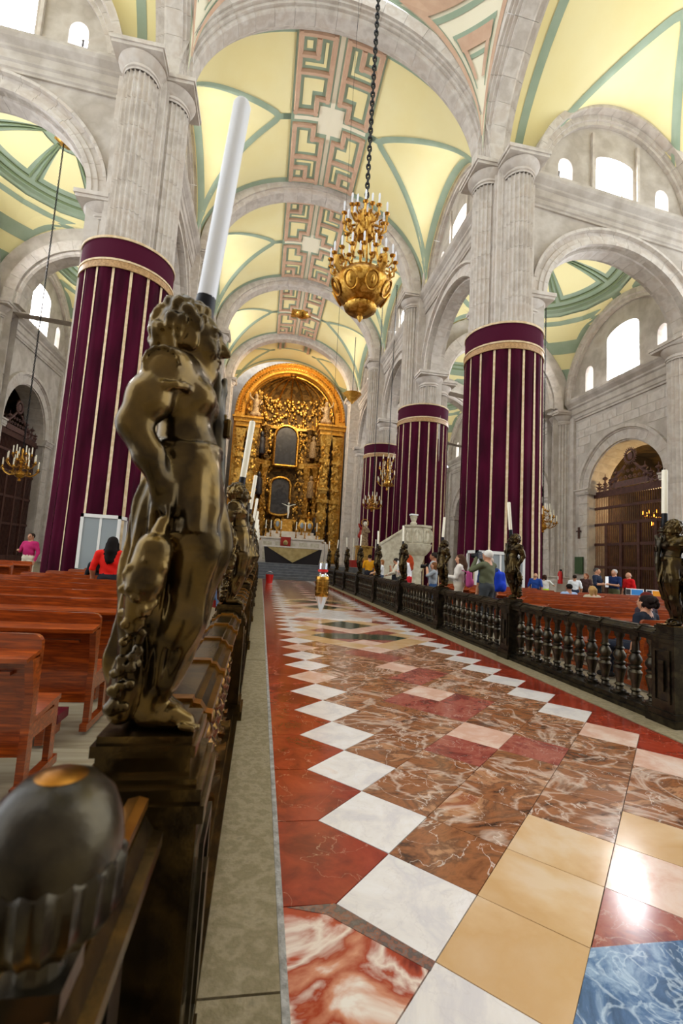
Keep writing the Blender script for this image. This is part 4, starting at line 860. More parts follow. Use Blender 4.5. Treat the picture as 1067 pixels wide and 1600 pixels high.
for i,x in enumerate((-2.35,-1.9,-1.0,.35,1.15,2.2)):
    cs_ = thing('altar_candlestick','brass candlestick with white candle, '+ORD[i]+' from the left on the high altar','candlestick',(AX+x,42.15,1.14+2.25)); MB().lathe([(.16,0),(.1,.06),(.04,.12),(.07,.3),(.035,.4),(.05,.6),(.11,.68),(.05,.72)],10).obj('stick','brass',cs_,True); MB().lathe([(.045,.7),(.045,1.45),(.02,1.5)],10).obj('candle','candle_wax',cs_)

def estipite(parent, x, y, z0, z1, w, rz=0, mat='gold_leaf'):
    """tapering gilded pilaster-column: stacked blocks, drums and scroll leaves"""
    H = z1-z0; b = MB(); z = 0
    seg = [(.07,.9,.9),(.03,1.1,1.1),(.25,.42,.95),(.03,1.05,1.05),(.08,.8,.8),(.03,1.15,1.15),(.07,.65,.9),(.02,1.1,1.1),(.2,.8,.6),(.03,1.0,1.0),(.10,.62,.85),(.09,.9,1.25)]
    for h,a,c in seg:
        a*=w/2; c*=w/2; h*=H; b.add([(-a,-a,z),(a,-a,z),(a,a,z),(-a,a,z),(-c,-c,z+h),(c,-c,z+h),(c,c,z+h),(-c,c,z+h)],[(3,2,1,0),(4,5,6,7),(0,1,5,4),(1,2,6,5),(2,3,7,6),(3,0,4,7)]); z += h
    r = random.Random(int(x*100+z0*7))
    for k in range(90):
        t = r.random()*H; a = r.choice((-1,1))*w*.4; q = r.random()*w*.8-w*.4; s = w*r.uniform(.08,.2)
        c = (q,-w*.45,t) if r.random() < .7 else (a,q,t); b.ball(c,(s,s*.6,s*1.3),6,4)
    return b.obj('estipite_column',mat,parent,loc=(x,y,z0),rz=rz,smooth=True)
def altarpiece():
    Y = 63.0; g = thing('gilded_altarpiece','towering gilded baroque altarpiece filling the apse behind the high altar','altarpiece',(AX,Y,0)); R = 7.5; r = 6.2; zs = 20.7
    prof = [(-.6,0),(-.6,.25),(-.75,.35),(-.75,.7),(-.6,.8),(-.9,.95),(-.9,1.2),(-.5,1.3),(.9,1.3),(.9,0)]
    path = [(lambda a,c,t=t: ((r+c)*math.cos(t),a,zs+(r+c)*math.sin(t))) for t in np.linspace(0,PI,49)]
    MB().sweep(prof,path).obj('gilded_arch','gold_paint',g,smooth=True,fix=True)
    b = MB()
    for k in range(61):
        t = PI*k/60
        for rr,s in ((r+.5,.16),(r+1.1,.13)): b.ball((rr*math.cos(t),-.8 if rr < r+1 else -.95,zs+rr*math.sin(t)),(s,.1,s),6,4)
    tag(b.obj('arch_beading','gold',g,smooth=True),kind='stuff')
    for sx in (-1,1):
        MB().box(sx*6.85-.65,sx*6.85+.65,-.7,.9,1.14,zs).obj('jamb','gold_paint',g)
        for k in range(6): MB().box(sx*6.85-.45,sx*6.85+.45,-.82,-.7,2.2+k*3.05,4.9+k*3.05).obj('jamb_panel','gold_leaf',g)
        estipite(g,sx*6.4,-1.0,1.3,18.2,1.1); estipite(g,sx*4.9,-.9,1.3,18.4,1.35)
        MB().box(sx*5.6-1.6,sx*5.6+1.6,-1.8,.4,18.4,19.0).box(sx*5.6-1.8,sx*5.6+1.8,-2.0,.4,19.0,19.5).box(sx*5.6-2.0,sx*5.6+2.0,-2.2,.4,19.5,19.75).obj('entablature_block','gold_paint',g)
        f = SDF().ell((0,0,.5),(.75,.6,.45)).ell((.35,-.3,.4),(.4,.4,.35)).ell((-.4,-.2,.45),(.35,.4,.4)).cap((0,0,.7),(0,0,2.0),.45,.4,0,.2).ell((0,-.1,2.9),(.27,.27,.33)).cap((0,0,2.0),(0,0,2.6),.4,.22,0,.15).chain([(-.4,0,2.4),(-.75,-.3,2.1),(-.5,-.5,1.7)],[.16,.13,.1]).chain([(.4,0,2.4),(.8,-.1,2.7),(.9,-.2,3.2)],[.16,.13,.1])
        link('angel_figure',f.build('angel_figure',['plaster_saint'],.1),g,(sx*4.75,-1.2,19.75),sc=(sx,1,1.05))
    # concave shell
    P = [[(r*math.cos(t),.5+4.8*math.sin(t),z) for t in np.linspace(0,PI,33)] for z in np.linspace(1.14,zs,12)]; 
    P += [[(r*math.cos(t)*math.cos(p),.5+4.8*math.sin(t)*math.cos(p),zs+r*math.sin(p)) for t in np.linspace(0,PI,33)] for p in np.linspace(.1,PI/2,10)]
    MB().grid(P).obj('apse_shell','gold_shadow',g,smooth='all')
    for t in np.linspace(.12,PI-.12,9): MB().tube([(r*.985*math.cos(t)*math.cos(p),.5+4.75*math.sin(t)*math.cos(p),zs+r*.985*math.sin(p)) for p in np.linspace(.0,1.5,12)],.14,6).obj('shell_rib','gold',g)
    for k,t in enumerate((.30,.62,.94,PI-.94,PI-.62,PI-.30)): 
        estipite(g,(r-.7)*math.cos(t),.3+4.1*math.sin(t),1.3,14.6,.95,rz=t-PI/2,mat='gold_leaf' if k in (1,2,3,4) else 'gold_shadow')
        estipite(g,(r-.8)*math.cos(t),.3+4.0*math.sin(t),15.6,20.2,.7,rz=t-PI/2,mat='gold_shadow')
    for za,zb in ((14.6,15.0),(15.0,15.35),(20.2,20.6)):
        rr = r-.3-(.25 if zb == 15.35 else 0); MB().sweep([(0,za),(0,zb),(.5,zb),(.5,za)],[(lambda a,z,t=t: ((rr+a-.5)*math.cos(t),.4+(4.2+a)*math.sin(t),z)) for t in np.linspace(.08,PI-.08,31)]).obj('curved_cornice','gold_leaf',g)
    b = MB(); rd = random.Random(11)
    for k in range(2200):
        t = rd.uniform(.1,PI-.1); z = rd.uniform(1.6,24.5); p = max(0,(z-zs)/r); cp = math.cos(math.asin(min(.95,p))); s = rd.uniform(.08,.26); x = (r-.35)*math.cos(t)*cp
        if abs(x+.3) < 1.75 and 7.4 < z < 20.6: continue
        b.ball((x,.4+4.55*math.sin(t)*cp,z),(s,s*.7,s*rd.uniform(.8,1.8)),6,4)
    tag(b.obj('carved_foliage','gold_leaf',g,smooth=True),'dense gilded foliage carving',kind='stuff')
    for k,(t,z) in enumerate(((.46,5.0),(.78,5.0),(PI-.78,5.0),(PI-.46,5.0),(.46,10.2),(.78,10.2),(PI-.78,10.2),(PI-.46,10.2),(.78,16),(PI-.78,16))):
        MB().lathe([(.5,0),(.62,.3),(.5,1.2),(.55,1.7),(.5,2.3),(.2,2.55),(.28,2.75),(.3,3.0),(.15,3.25)],10).obj('niche_saint',('painting_dark','gold','plaster_saint')[k%3],g,smooth=True,loc=((r-1.0)*math.cos(t),.3+3.9*math.sin(t),z))
    for (xc,zc,w_,z0,z1,arch_) in ((-.25,0,1.65,14.6,18.8,1.65),(-.6,0,1.4,8.0,11.9,1.0)):
        us = np.linspace(-w_,w_,15); top = lambda u: z1+arch_*math.sqrt(max(0,1-(u/w_)**2)); bot = lambda u: z0-(.5*math.sqrt(max(0,1-(u/w_)**2)) if arch_ < 1.5 else 0)
        wall_mesh(list(us),bot,top,[],0,.15,lambda u,n,z: (xc+u,4.25-1.0+n,z)).obj('altar_painting','painting_dark',g)
        pts = [(xc+u,3.2,top(u)) for u in us]+[(xc+u,3.2,bot(u)) for u in us[::-1]]; MB().tube(pts+[pts[0]],.2,6).obj('picture_frame','gold',g,smooth=True)
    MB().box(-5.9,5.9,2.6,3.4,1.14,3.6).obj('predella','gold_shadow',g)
    return g
altarpiece()
struct(MB().box(-12,17,69.2,69.6,0,34).obj('wall_apse','stone_wall'),'stone wall closing the apse behind the altarpiece')
for sd in (-1,1):
    wl = MB().box(*sorted((XC+sd*8.6,XC+sd*9.6)),PY[3]+1,69.4,0,30).obj('wall_sanctuary_'+('right' if sd > 0 else 'left'),'stone_wall'); struct(wl,'side wall of the sanctuary bay')
    # bare end pier faced with coursed ashlar
    x = XC+sd*8.0
    for k in range(24):
        z = .2+k*.93; a = (x-.62,x+.62); MB().box(a[0],a[1],PY[3]-1.05,PY[3]+.9,z+.01,z+.92).obj('ashlar_course','stone',PIERS[(sd,3)],wp=True)
fl1 = bpy.data.lights.new('altar_fill_light','AREA'); fl1.energy = 1300; fl1.color = (1,.78,.5); fl1.size = 1.2; o = bpy.data.objects.new('altar_fill_light',fl1); COL.objects.link(o); o.location = (AX,56,26.5); o.rotation_euler = (Vector((AX,64,15))-Vector((AX,56,26.5))).to_track_quat('-Z','Y').to_euler()  # added warm fill to brighten the altarpiece; stands for no visible fixture

# ---------------------------------------------------------------- chandeliers
def chain(b, x, y, z0, z1, s=.14, r=.018):
    n = int((z1-z0)/(s*.75)); 
    for k in range(n):
        z = z0+(k+.5)*(z1-z0)/n; a = k%2*PI/2
        b.tube([(x+.035*s/.14*math.cos(t)*math.cos(a),y+.035*s/.14*math.cos(t)*math.sin(a),z+s*.5*math.sin(t)) for t in np.linspace(0,TAU,9)],r,4,False)
    return b
ARM = MB().tube([(.1,0,.0),(.3,0,-.14),(.55,0,-.16),(.78,0,-.02),(.9,0,.14),(.92,0,.2)],.028,6).tube([(.45,0,-.14),(.4,0,.02),(.5,0,.08),(.56,0,0)],.02,5).mesh('arm','brass',True)
PAN = MB().lathe([(.02,0),(.1,.03),(.11,.06),(.05,.06),(.045,.16),(.03,.16)],10).mesh('drip_pan','brass',True)
CAN = MB().lathe([(.032,0),(.032,.36),(.01,.4)],8).mesh('candle','candle_wax',True)
def brass_chandelier(x, y, zb, zt, R, ztop, label, tiers=((1.0,.18,8),(.78,.42,8),(.5,.66,6))):
    c = thing('brass_chandelier',label,'chandelier',(x,y,zb)); H = zt-zb
    MB().lathe([(.02,-.1*H),(.1,-.06*H),(.05,0),(.2,.06*H),(.27,.13*H),(.2,.22*H),(.06,.28*H),(.12,.36*H),(.06,.44*H),(.14,.52*H),(.05,.6*H),(.1,.68*H),(.04,.8*H),(.08,.9*H),(.02,H)],14).obj('stem','brass',c,True)
    for tr,tz,n in tiers:
        for k in range(n):
            a = TAU*(k+.4*tz)/n; s = R*tr/.92
            link('arm',ARM,c,(0,0,tz*H),rz=a,sc=(s,s,max(.8,s*.8))); ex = R*tr
            link('drip_pan',PAN,c,(ex*math.cos(a),ex*math.sin(a),tz*H+.2*max(.8,s*.8)-.02)); link('candle',CAN,c,(ex*math.cos(a),ex*math.sin(a),tz*H+.2*max(.8,s*.8)+.12))
    b = chain(MB(),0,0,H,ztop-zb); tag(b.obj('chain','iron_black',c),kind='stuff'); return c
brass_chandelier(XC-AO-.2,27.2,4.95,6.6,.85,24.9,'brass candle chandelier hanging in the left side aisle')
brass_chandelier(XC+AO+.22,27.2,4.3,5.9,.8,23.0,'brass candle chandelier hanging beside the right chapel gate')
brass_chandelier(10.4,39.3,8.2,11.0,.85,27.1,'upper brass chandelier hanging before the third right drape',tiers=((1.0,.1,8),(.75,.3,8),(.9,.55,8),(.6,.8,6)))
brass_chandelier(9.3,39.9,6.2,7.6,.85,27.5,'lower brass chandelier hanging before the third right drape')
def gilt_chandelier():
    cx,cy,z = 2.28,12.6,8.44; c = thing('gilt_chandelier','great gilded chandelier with bowl and candle crown hanging in mid nave','chandelier',(cx,cy,z))
    MB().lathe([(.0,0),(.03,.03),(.07,.1),(.09,.16),(.06,.2),(.12,.24),(.34,.28),(.46,.38),(.48,.46),(.42,.5),(.36,.5)],48,flute=24,fl=.05).obj('lower_boss','gold',c,True)
    MB().lathe([(.34,.48),(.46,.52),(.68,.72),(.81,.95),(.85,1.08),(.8,1.24),(.64,1.4),(.5,1.46),(.52,1.52),(.46,1.54),(.44,1.46)],48).obj('bowl','gold',c,True)
    for k in range(8):
        a = TAU*k/8+.2; o = MB().ball((0,0,0),(.03,.18,.24),14,8).obj('medallion','brass',c,True,loc=(.76*math.cos(a),.76*math.sin(a),.88),rz=a); o.rotation_euler = (0,.5,a); MB().tube([(.02,.19*math.cos(t),.25*math.sin(t)) for t in np.linspace(0,TAU,17)],.026,5).obj('medallion_rim','gold',o,True)
        MB().ball((.03,0,.02),(.03,.06,.12),8,6).obj('relief','gold',o,True)
    sc_ = MB().tube([(0,0,0),(.14,0,-.1),(.26,0,.02),(.26,0,.18),(.14,0,.24),(.08,0,.16),(.15,0,.11)],[.06,.07,.07,.065,.055,.05,.04],8).mesh('volute','gold',True)
    for k in range(4): a = TAU*k/4+.5; link('volute',sc_,c,(.62*math.cos(a),.62*math.sin(a),1.35),rz=a,sc=1.25)
    arm = MB().tube([(0,0,0),(.12,0,-.06),(.22,0,.02),(.22,0,.14)],.022,6).tube([(.1,0,-.05),(.08,0,.06),(.14,0,.08)],.016,5).mesh('arm','gold',True)
    cup = MB().lathe([(.02,0),(.08,.05),(.085,.08),(.03,.08)],10).mesh('drip_pan','brass_worn',True); bulb = MB().lathe([(.028,0),(.028,.2),(.034,.23),(.026,.3),(.005,.34)],8).mesh('candle_bulb','candle_white',True)
    def ring(n,r0,z,sc=1.0,ph=0):
        for k in range(n):
            a = TAU*k/n+ph; link('arm',arm,c,(r0*math.cos(a),r0*math.sin(a),z),rz=a,sc=sc); r1 = r0+.22*sc
            link('drip_pan',cup,c,(r1*math.cos(a),r1*math.sin(a),z+.13*sc)); link('candle_bulb',bulb,c,(r1*math.cos(a),r1*math.sin(a),z+.2*sc))
    ring(18,.68,1.55,1.2); ring(12,.4,1.5,1.1,.2)
    ring(10,.3,2.95,1.6,.1); ring(6,.3,2.65,1.3,.4); ring(5,.15,3.25,1.0)
    MB().lathe([(.0,2.5),(.06,2.55),(.25,2.6),(.3,2.75),(.27,3.0),(.3,3.15),(.24,3.35),(.12,3.5),(.05,3.62),(.0,3.65)],24,flute=12,fl=.06).obj('crown_body','gold',c,True)
    for k in range(8):
        a = TAU*k/8; MB().tube([(.55*math.cos(a),.55*math.sin(a),1.5),(.42*math.cos(a),.42*math.sin(a),2.1),(.28*math.cos(a),.28*math.sin(a),2.72)],.022 if k%2 else .035,5).obj('hanger','gold',c)
    b = chain(MB(),0,0,3.6,26,.2,.03); tag(b.obj('chain','iron_black',c),kind='stuff')
gilt_chandelier()
rs = thing('gilt_boss','gilded rosette boss at the centre of the third vault bay','rosette',(XC+.3,PY[2]+6,29.45)); MB().lathe([(.0,-.5),(.4,-.45),(.9,-.2),(1.0,0)],20,flute=12,fl=.15).obj('boss','gold',rs,True); MB().box(-1.25,1.25,-.8,.8,-.12,.1).obj('boss_plate','gold_leaf',rs)
gb = thing('gilt_bowl_lamp','gilded hanging bowl lamp beside the right sanctuary pier','lamp',(8.95,51.3,19.75)); MB().lathe([(.0,-.2),(.12,-.15),(.18,0),(.5,.3),(1.0,.95),(1.08,1.05),(.9,1.05)],24,flute=10,fl=.1).obj('bowl','gold_paint',gb,True); MB().tube([(0,0,1.0),(0,0,7.88)],.04,5).obj('rod','iron_black',gb)
pb = thing('pendulum','plumb bob pendulum hanging on a wire over the marble floor','pendulum',(1.8,13.5,.06))
MB().lathe([(.005,0),(.185,.5)],24).obj('steel_tip','chrome',pb,True); b = MB().lathe([(.19,.5),(.2,.52),(.2,.62),(.19,.63),(.19,.66),(.2,.67),(.2,.78),(.19,.79),(.19,.82),(.2,.83),(.2,.93),(.19,.94),(.19,.97),(.2,.98),(.2,1.05),(.19,1.07)],28); b.obj('brass_body','brass',pb,True)
MB().lathe([(.19,1.07),(.12,1.14),(.1,1.18)],24).obj('shoulder','chrome',pb,True); MB().lathe([(.1,1.18),(.15,1.21),(.15,1.26),(.1,1.28)],16).obj('red_collar','plastic_red',pb,True); MB().lathe([(.13,1.28),(.13,1.45),(.05,1.5)],20).obj('cap','chrome',pb,True); MB().tube([(0,0,1.5),(0,0,34)],.006,4).obj('wire','iron_black',pb)

# ---------------------------------------------------------------- pulpit, saint, furniture by the walls
pu = thing('pulpit','carved pale stone pulpit with stair beside the second right drape','pulpit',(10.35,30.3,0))
MB().lathe([(.55,0),(.55,.15),(.36,.3),(.32,1.2),(.42,1.5),(.34,1.7),(.42,2.0),(.5,2.25)],16).obj('shaft','pulpit_stone',pu,True)
MB().lathe([(.42,2.2),(.62,2.35),(.86,2.65),(.92,2.9),(.97,3.02),(.9,3.06)],24,flute=12,fl=.05).obj('bowl','pulpit_stone',pu,True)
MB().lathe([(.86,3.05),(.86,4.1),(.96,4.15),(.98,4.28),(.84,4.28)],8).obj('body','pulpit_stone',pu)
for k in range(8):
    a = TAU*(k+.5)/8; o = MB().box(-.26,.26,-.03,.03,3.12,4.05).obj('niche_panel','pulpit_stone',pu,loc=(.83*math.cos(a),.83*math.sin(a),0),rz=a+PI/2)
    MB().lathe([(.1,3.2),(.12,3.5),(.09,3.72),(.05,3.76),(.075,3.86),(.03,3.95)],8).obj('relief_figure','pulpit_stone',o,True,loc=(0,-.06,0)); MB().tube([(.2*math.cos(t),-.05,3.75+.22*math.sin(t)) for t in np.linspace(0,PI,9)],.035,5).obj('shell_arch','pulpit_stone',o,True)
ls = MB().lathe([(.2,4.28),(.24,4.4),(.14,4.5),(.2,4.65),(.26,4.85),(.2,4.9)],10,c=(-.45,-.3,0)).obj('book_rest','pulpit_stone',pu,True); MB().box(-.7,-.2,-.5,-.1,4.92,5.02).obj('cushion','sign_white',pu)
MB().add([(-.7,.2,0),(-2.3,.9,0),(-2.3,1.2,0),(-.7,.5,0),(-.7,.2,4.1),(-2.3,.9,2.9),(-2.3,1.2,2.9),(-.7,.5,4.1)],[(3,2,1,0),(4,5,6,7),(0,1,5,4),(1,2,6,5),(2,3,7,6),(3,0,4,7)]).obj('stair_wall','pulpit_stone',pu,fix=True)
MB().sweep([(-.2,0),(-.2,.14),(.2,.14),(.2,0)],[lambda a,z: (-.7,.35+a,4.08+z),lambda a,z: (-2.35,1.05+a,2.86+z)]).obj('stair_coping','pulpit_stone',pu,fix=True)
sa = thing('saint_statue','robed saint statue with halo and red cloak on a gold pedestal','statue',(9.0,41,3.05)); f = SDF().chain([(0,0,.1),(0,0,1.0),(0,0,1.5)],[.38,.3,.27],0,.1).ell((0,-.05,2.0),(.17,.18,.22),1).cap((0,0,1.5),(0,0,1.75),.2,.1,0,.1).chain([(-.25,0,1.55),(-.5,-.1,1.7),(-.6,-.15,1.95)],[.12,.09,.07],2).chain([(.25,0,1.55),(.35,-.25,1.3),(.15,-.35,1.25)],[.12,.1,.08],0).chain([(-.2,.15,1.5),(-.35,.15,.9)],[.15,.25],2)
link('figure',f.build('saint_figure',['plaster_saint','candle_wax','red_cloth'],.05),sa); MB().tube([(.33*math.cos(t),.1,2.1+.33*math.sin(t)) for t in np.linspace(0,TAU,21)],.03,5).obj('halo','brass',sa)
sp_ = thing('gold_pedestal','gilded pedestal with red base under the robed saint','pedestal',(9.0,41,0)); MB().box(-.65,.65,-.5,.5,1.75,2.95).box(-.75,.75,-.6,.6,2.95,3.05).obj('gold_block','gold_leaf',sp_); MB().box(-1.2,1.2,-.8,.8,.9,1.75).obj('red_base','red_cloth',sp_); MB().box(-1.3,1.3,-.9,.9,0,.9).obj('dais','altar_marble',sp_)
for sx in (-1,1): MB().lathe([(.1,1.75),(.04,1.85),(.04,2.9),(.1,2.95),(.05,3.0),(.05,3.7)],8,c=(sx*1.0,-.3,0)).obj('side_candle','candle_wax',sp_)
def case(nm, x, y, w_, h, d, label, rz=0):
    o = thing(nm,label,'cabinet',(x,y,0),rz); t = .1
    for a in (-w_/2,w_/2-t): MB().box(a,a+t,-d/2,-d/2+t,0,h).obj('frame_post','white_paint',o)
    for a in (-w_/2,w_/2-t): MB().box(a,a+t,d/2-t,d/2,0,h).obj('frame_post','white_paint',o)
    MB().box(-w_/2,w_/2,-d/2,d/2,h-.12,h).obj('frame_top','white_paint',o); MB().box(-w_/2,w_/2,-d/2,d/2,0,.8).obj('base_cabinet','grey_paint',o); MB().box(-w_/2+t,w_/2-t,-d/2+.04,-d/2+.05,.8,h-.12).obj('glass_front','glass_panel',o); MB().box(-.04,.04,-d/2+.02,-d/2+.08,.8,h-.12).obj('mullion','white_paint',o)
case('display_case',-5.75,18.4,1.35,2.75,.9,'white framed glass booth in front of the left drape'); case('display_case',9.4,17.8,2.1,2.35,.9,'pale framed glass booth behind the grey-haired man')
bk = thing('bucket','small red bucket at the foot of the altar steps','bucket',(.62,29.3,0)); MB().lathe([(.19,0),(.24,.5),(.25,.52),(.22,.52),(.18,.05)],18).obj('pail','plastic_red',bk,True); MB().tube([(.24*math.cos(t),.0,.5+.2*math.sin(t)) for t in np.linspace(0,PI,9)],.012,5).obj('bail','chrome',bk)
sg = thing('notice_board','white double notice board with blue and orange headers','sign',(14.85,16.2,0),-.5,sc=.85)
for k,(x,c) in enumerate(((-.42,'sign_blue'),(.42,'sign_orange'))):
    p = MB().box(x-.38,x+.38,-.02,.02,.55,1.42).obj('board_panel','sign_white',sg); MB().box(x-.12,x+.34,-.03,-.02,1.14,1.38).obj('header',c,p); MB().box(x-.34,x-.16,-.03,-.02,1.14,1.38).obj('photo_print','painting_dark',p)
    for j in range(4): MB().box(x-.3,x+.28-.1*(j%2),-.026,-.02,.72+.09*j,.735+.09*j).obj('text_line','grey_paint',p)
for x in (-.8,0,.8): MB().box(x-.025,x+.025,-.03,.03,0,1.45).obj('stand_leg','iron_black',sg)
xw = XC+WO-.16
ex = thing('fire_extinguisher','red fire extinguisher low on the chapel wall pier','extinguisher',(22.0,31.8,.9)); MB().lathe([(.17,0),(.18,.05),(.18,.75),(.1,.9),(.05,.95)],14).obj('cylinder','plastic_red',ex,True); MB().box(-.05,.05,-.14,.05,.95,1.06).obj('valve','iron_black',ex); MB().tube([(.0,-.12,1.0),(.0,-.24,.9),(.0,-.22,.4)],.02,5).obj('hose','iron_black',ex); MB().box(-.185,-.175,-.06,.06,.3,.55).obj('label_plate','sign_white',ex)
wb = thing('wall_box','white louvred wall box on the chapel wall pier','speaker',(xw-.38,32.85,2.1)); MB().box(-.1,.14,-.25,.25,0,1.1).obj('housing','white_paint',wb); MB().box(-.12,-.1,-.18,.18,.1,1.0).obj('grille','grey_paint',wb)
gp = thing('green_plaque','green rectangular plaque on the stone jamb','plaque',(xw-.0,31.25,1.7)); MB().box(-.1,.0,-.42,.42,0,1.25).obj('plate','plaque_green',gp)
wc = thing('wall_cross','small dark wooden cross on the stone jamb','cross',(xw-.0,31.3,4.3)); MB().box(-.1,.0,-.05,.05,0,.85).box(-.1,.0,-.24,.24,.5,.6).obj('cross','iron_grille',wc)
w2 = thing('wall_cross','small gold cross beside the left draped pier','cross',(XC-WO+.12,31.2,4.6)); MB().box(0,.1,-.06,.06,0,1.1).box(0,.1,-.26,.26,.65,.78).obj('cross','brass',w2)
cc = thing('security_camera','white dome security camera on an arm above the aisle','camera',(15.4,33.9,7.6)); MB().lathe([(.0,-.3),(.2,-.22),(.24,-.05),(.24,.0)],14).obj('dome','iron_black',cc,True); MB().lathe([(.26,0),(.27,.22),(.1,.3)],14).obj('housing','white_paint',cc,True); MB().tube([(0,0,.25),(.3,.0,.45),(.9,.0,.4)],.06,6).obj('bracket','white_paint',cc)
for i,(x,z0) in enumerate(((XC+WO+3.6,6.0),)):
    cl = thing('chapel_lamp_ring','glowing ring of lamps inside the right chapel','chandelier',(x,27.6,z0)); MB().tube([(1.3*math.cos(t),1.3*math.sin(t),.0) for t in np.linspace(0,TAU,25)],.05,5).obj('ring','brass',cl); MB().tube([(.8*math.cos(t),.8*math.sin(t),-.75) for t in np.linspace(0,TAU,21)],.05,5).obj('ring','brass',cl); MB().tube([(0,0,-.8),(0,0,5.5)],.04,5).obj('rod','brass',cl)
    pl = bpy.data.lights.new('chapel_lamp_light','POINT'); pl.energy = 420; pl.color = (1,.72,.35); pl.shadow_soft_size = .8; po = bpy.data.objects.new('chapel_lamp_light',pl); COL.objects.link(po); po.location = (x,27.6,z0+.5)
    fl_ = MB().lathe([(.03,0),(.05,.1),(.02,.28)],6).mesh('flame_bulb','lamp_glow')
    for k in range(14): a = TAU*k/14; link('flame_bulb',fl_,cl,(1.3*math.cos(a),1.3*math.sin(a),.04)); link('flame_bulb',fl_,cl,(.8*math.cos(a+.2),.8*math.sin(a+.2),-.71))

# ---------------------------------------------------------------- people
def pm(c, r=.8):
    n = 'cloth_'+c
    return MATS.get(n) or M(n,c,r,spec=.15)
SKINS = ['c08a6a','a87252','b57f60','d0a084']
for c in SKINS: M('skin_'+c,c,.5)
def person(x, y, h, face, label, shirt='808080', pants='2c3448', hair='2a1e18', skin=0, style='short', arms=('down','down'), sleeve='short', sit=False, lean=0, name='person'):
    o = thing(name,label,'person',(x,y,0),face); s = SDF(); sk,sh,pa,ha_,so = 0,1,2,3,4
    L = lambda p: (p[0]+lean*max(0,p[2]-.95)*1.0, p[1], p[2]-.12*lean*max(0,p[2]-.95))
    dz = -.42 if sit else 0
    T = lambda p: (lambda q: (q[0],q[1],q[2]+dz))(L(p))
    s.ell(T((0,0,1.60)),(.088,.074,.112),sk,.02).ell(T((.035,0,1.545)),(.05,.05,.055),sk,.02).cap(T((.082,0,1.605)),T((.100,0,1.578)),.010,.015,sk,.01).ell(T((.078,0,1.628)),(.014,.045,.010),sk,.01)
    for q in (-1,1): s.ell(T((-.005,q*.076,1.59)),(.022,.012,.032),sk,.008).ell(T((.083,q*.03,1.612)),(.009,.013,.008),ha_,.003)
    s.ell(T((.085,0,1.548)),(.01,.022,.007),sk,.003)
    s.cap(T((-.015,0,1.52)),T((-.015,0,1.40)),.055,.062,sk,.02)
    if style != 'bald': s.ell(T((-.022,0,1.635)),(.092,.083,.092),ha_,.01)
    else: s.ell(T((-.05,0,1.575)),(.055,.08,.05),ha_,.01)
    if style == 'long': s.chain([T((-.06,0,1.6)),T((-.085,0,1.45)),T((-.10,0,1.28))],[.08,.085,.06],ha_,.02).cap(T((-.02,-.07,1.58)),T((-.03,-.085,1.42)),.035,.03,ha_,.02).cap(T((-.02,.07,1.58)),T((-.03,.085,1.42)),.035,.03,ha_,.02)
    if style == 'curly':
        rr = random.Random(3)
        for q in range(40): a = rr.uniform(0,TAU); u = rr.uniform(-.7,1); s.ell(T((-.05+.085*math.sqrt(1-u*u)*math.cos(a)-.015,.085*math.sqrt(1-u*u)*math.sin(a),1.61+.085*u)),.03,ha_,.015)
    if style == 'bob': s.chain([T((-.05,-.05,1.6)),T((-.05,-.055,1.5))],[.06,.045],ha_).chain([T((-.05,.05,1.6)),T((-.05,.055,1.5))],[.06,.045],ha_)
    s.ell(T((0,0,1.28)),(.118,.185,.17),sh,.05).ell(T((.012,0,1.1)),(.118,.165,.16),sh,.06).cap(T((-.01,-.15,1.41)),T((-.01,.15,1.41)),.06,.06,sh,.05)
    s.ell((0,0,.96+dz),(.122,.178,.13),pa,.03)
    for q in (-1,1):
        if sit: s.chain([(0,q*.09,.92+dz),(.42,q*.1,.94+dz-.02),(.42,q*.1,.12)],[.09,.07,.05],pa,.03).chain([(.40,q*.1,.05),(.55,q*.11,.03)],[.045,.04],so)
        else: s.chain([(0,q*.09,.92),(.015,q*.1,.5),(-.01,q*.1,.08)],[.092,.068,.052],pa,.03).chain([(-.04,q*.1,.04),(.14,q*.12,.032)],[.045,.04],so)
        p = arms[0 if q < 0 else 1]; S = T((-.01,q*.19,1.40))
        E,W = {'down':((-.03,q*.26,1.12),(.04,q*.25,.88)),'face':((.16,q*.26,1.28),(.19,q*.07,1.54)),'hold':((.05,q*.25,1.14),(.27,q*.08,1.16)),'rail':((.12,q*.27,1.18),(.34,q*.2,1.08)),'hip':((-.10,q*.34,1.15),(.02,q*.2,.98)),'reach':((.18,q*.24,1.26),(.42,q*.2,1.2))}[p]
        E,W = T(E),T(W); s.chain([S,E],[.062,.05],sh,.025); m2 = sh if sleeve == 'long' else sk
        s.chain([E,W],[.046,.034],m2,.015)
        E_,W_ = Vector(E),Vector(W); d = (W_-E_).normalized(); sd_ = d.cross(Vector((0,0,1))); sd_ = sd_.normalized() if sd_.length > .1 else Vector((1,0,0))
        hc = W_+d*.055; s.ell(tuple(hc),(.042,.038,.042),sk,.015)
        for k in range(4): b0 = hc+d*.03+sd_*(.018*(k-1.5)); b1 = b0+d*(.05-.006*abs(k-1.2)); b2 = b1+d*.02+Vector((0,0,-.02)); s.chain([tuple(b0),tuple(b1),tuple(b2)],[.011,.0105,.0095],sk,.004)
        t0 = hc+sd_*.03; s.chain([tuple(t0),tuple(t0+sd_*.03+d*.025)],[.012,.010],sk,.005)
    mats = [MATS['skin_'+SKINS[skin]],pm(shirt),pm(pants),pm(hair,.9),pm('201c1a')]
    k = np.array([h/1.73*1.13,h/1.73*1.13,h/1.73])
    def fold(X,Y,Z): return .004*np.sin(Z*38+np.arctan2(Y,X)*3)*np.clip((1.45+dz-Z)*6,0,1)
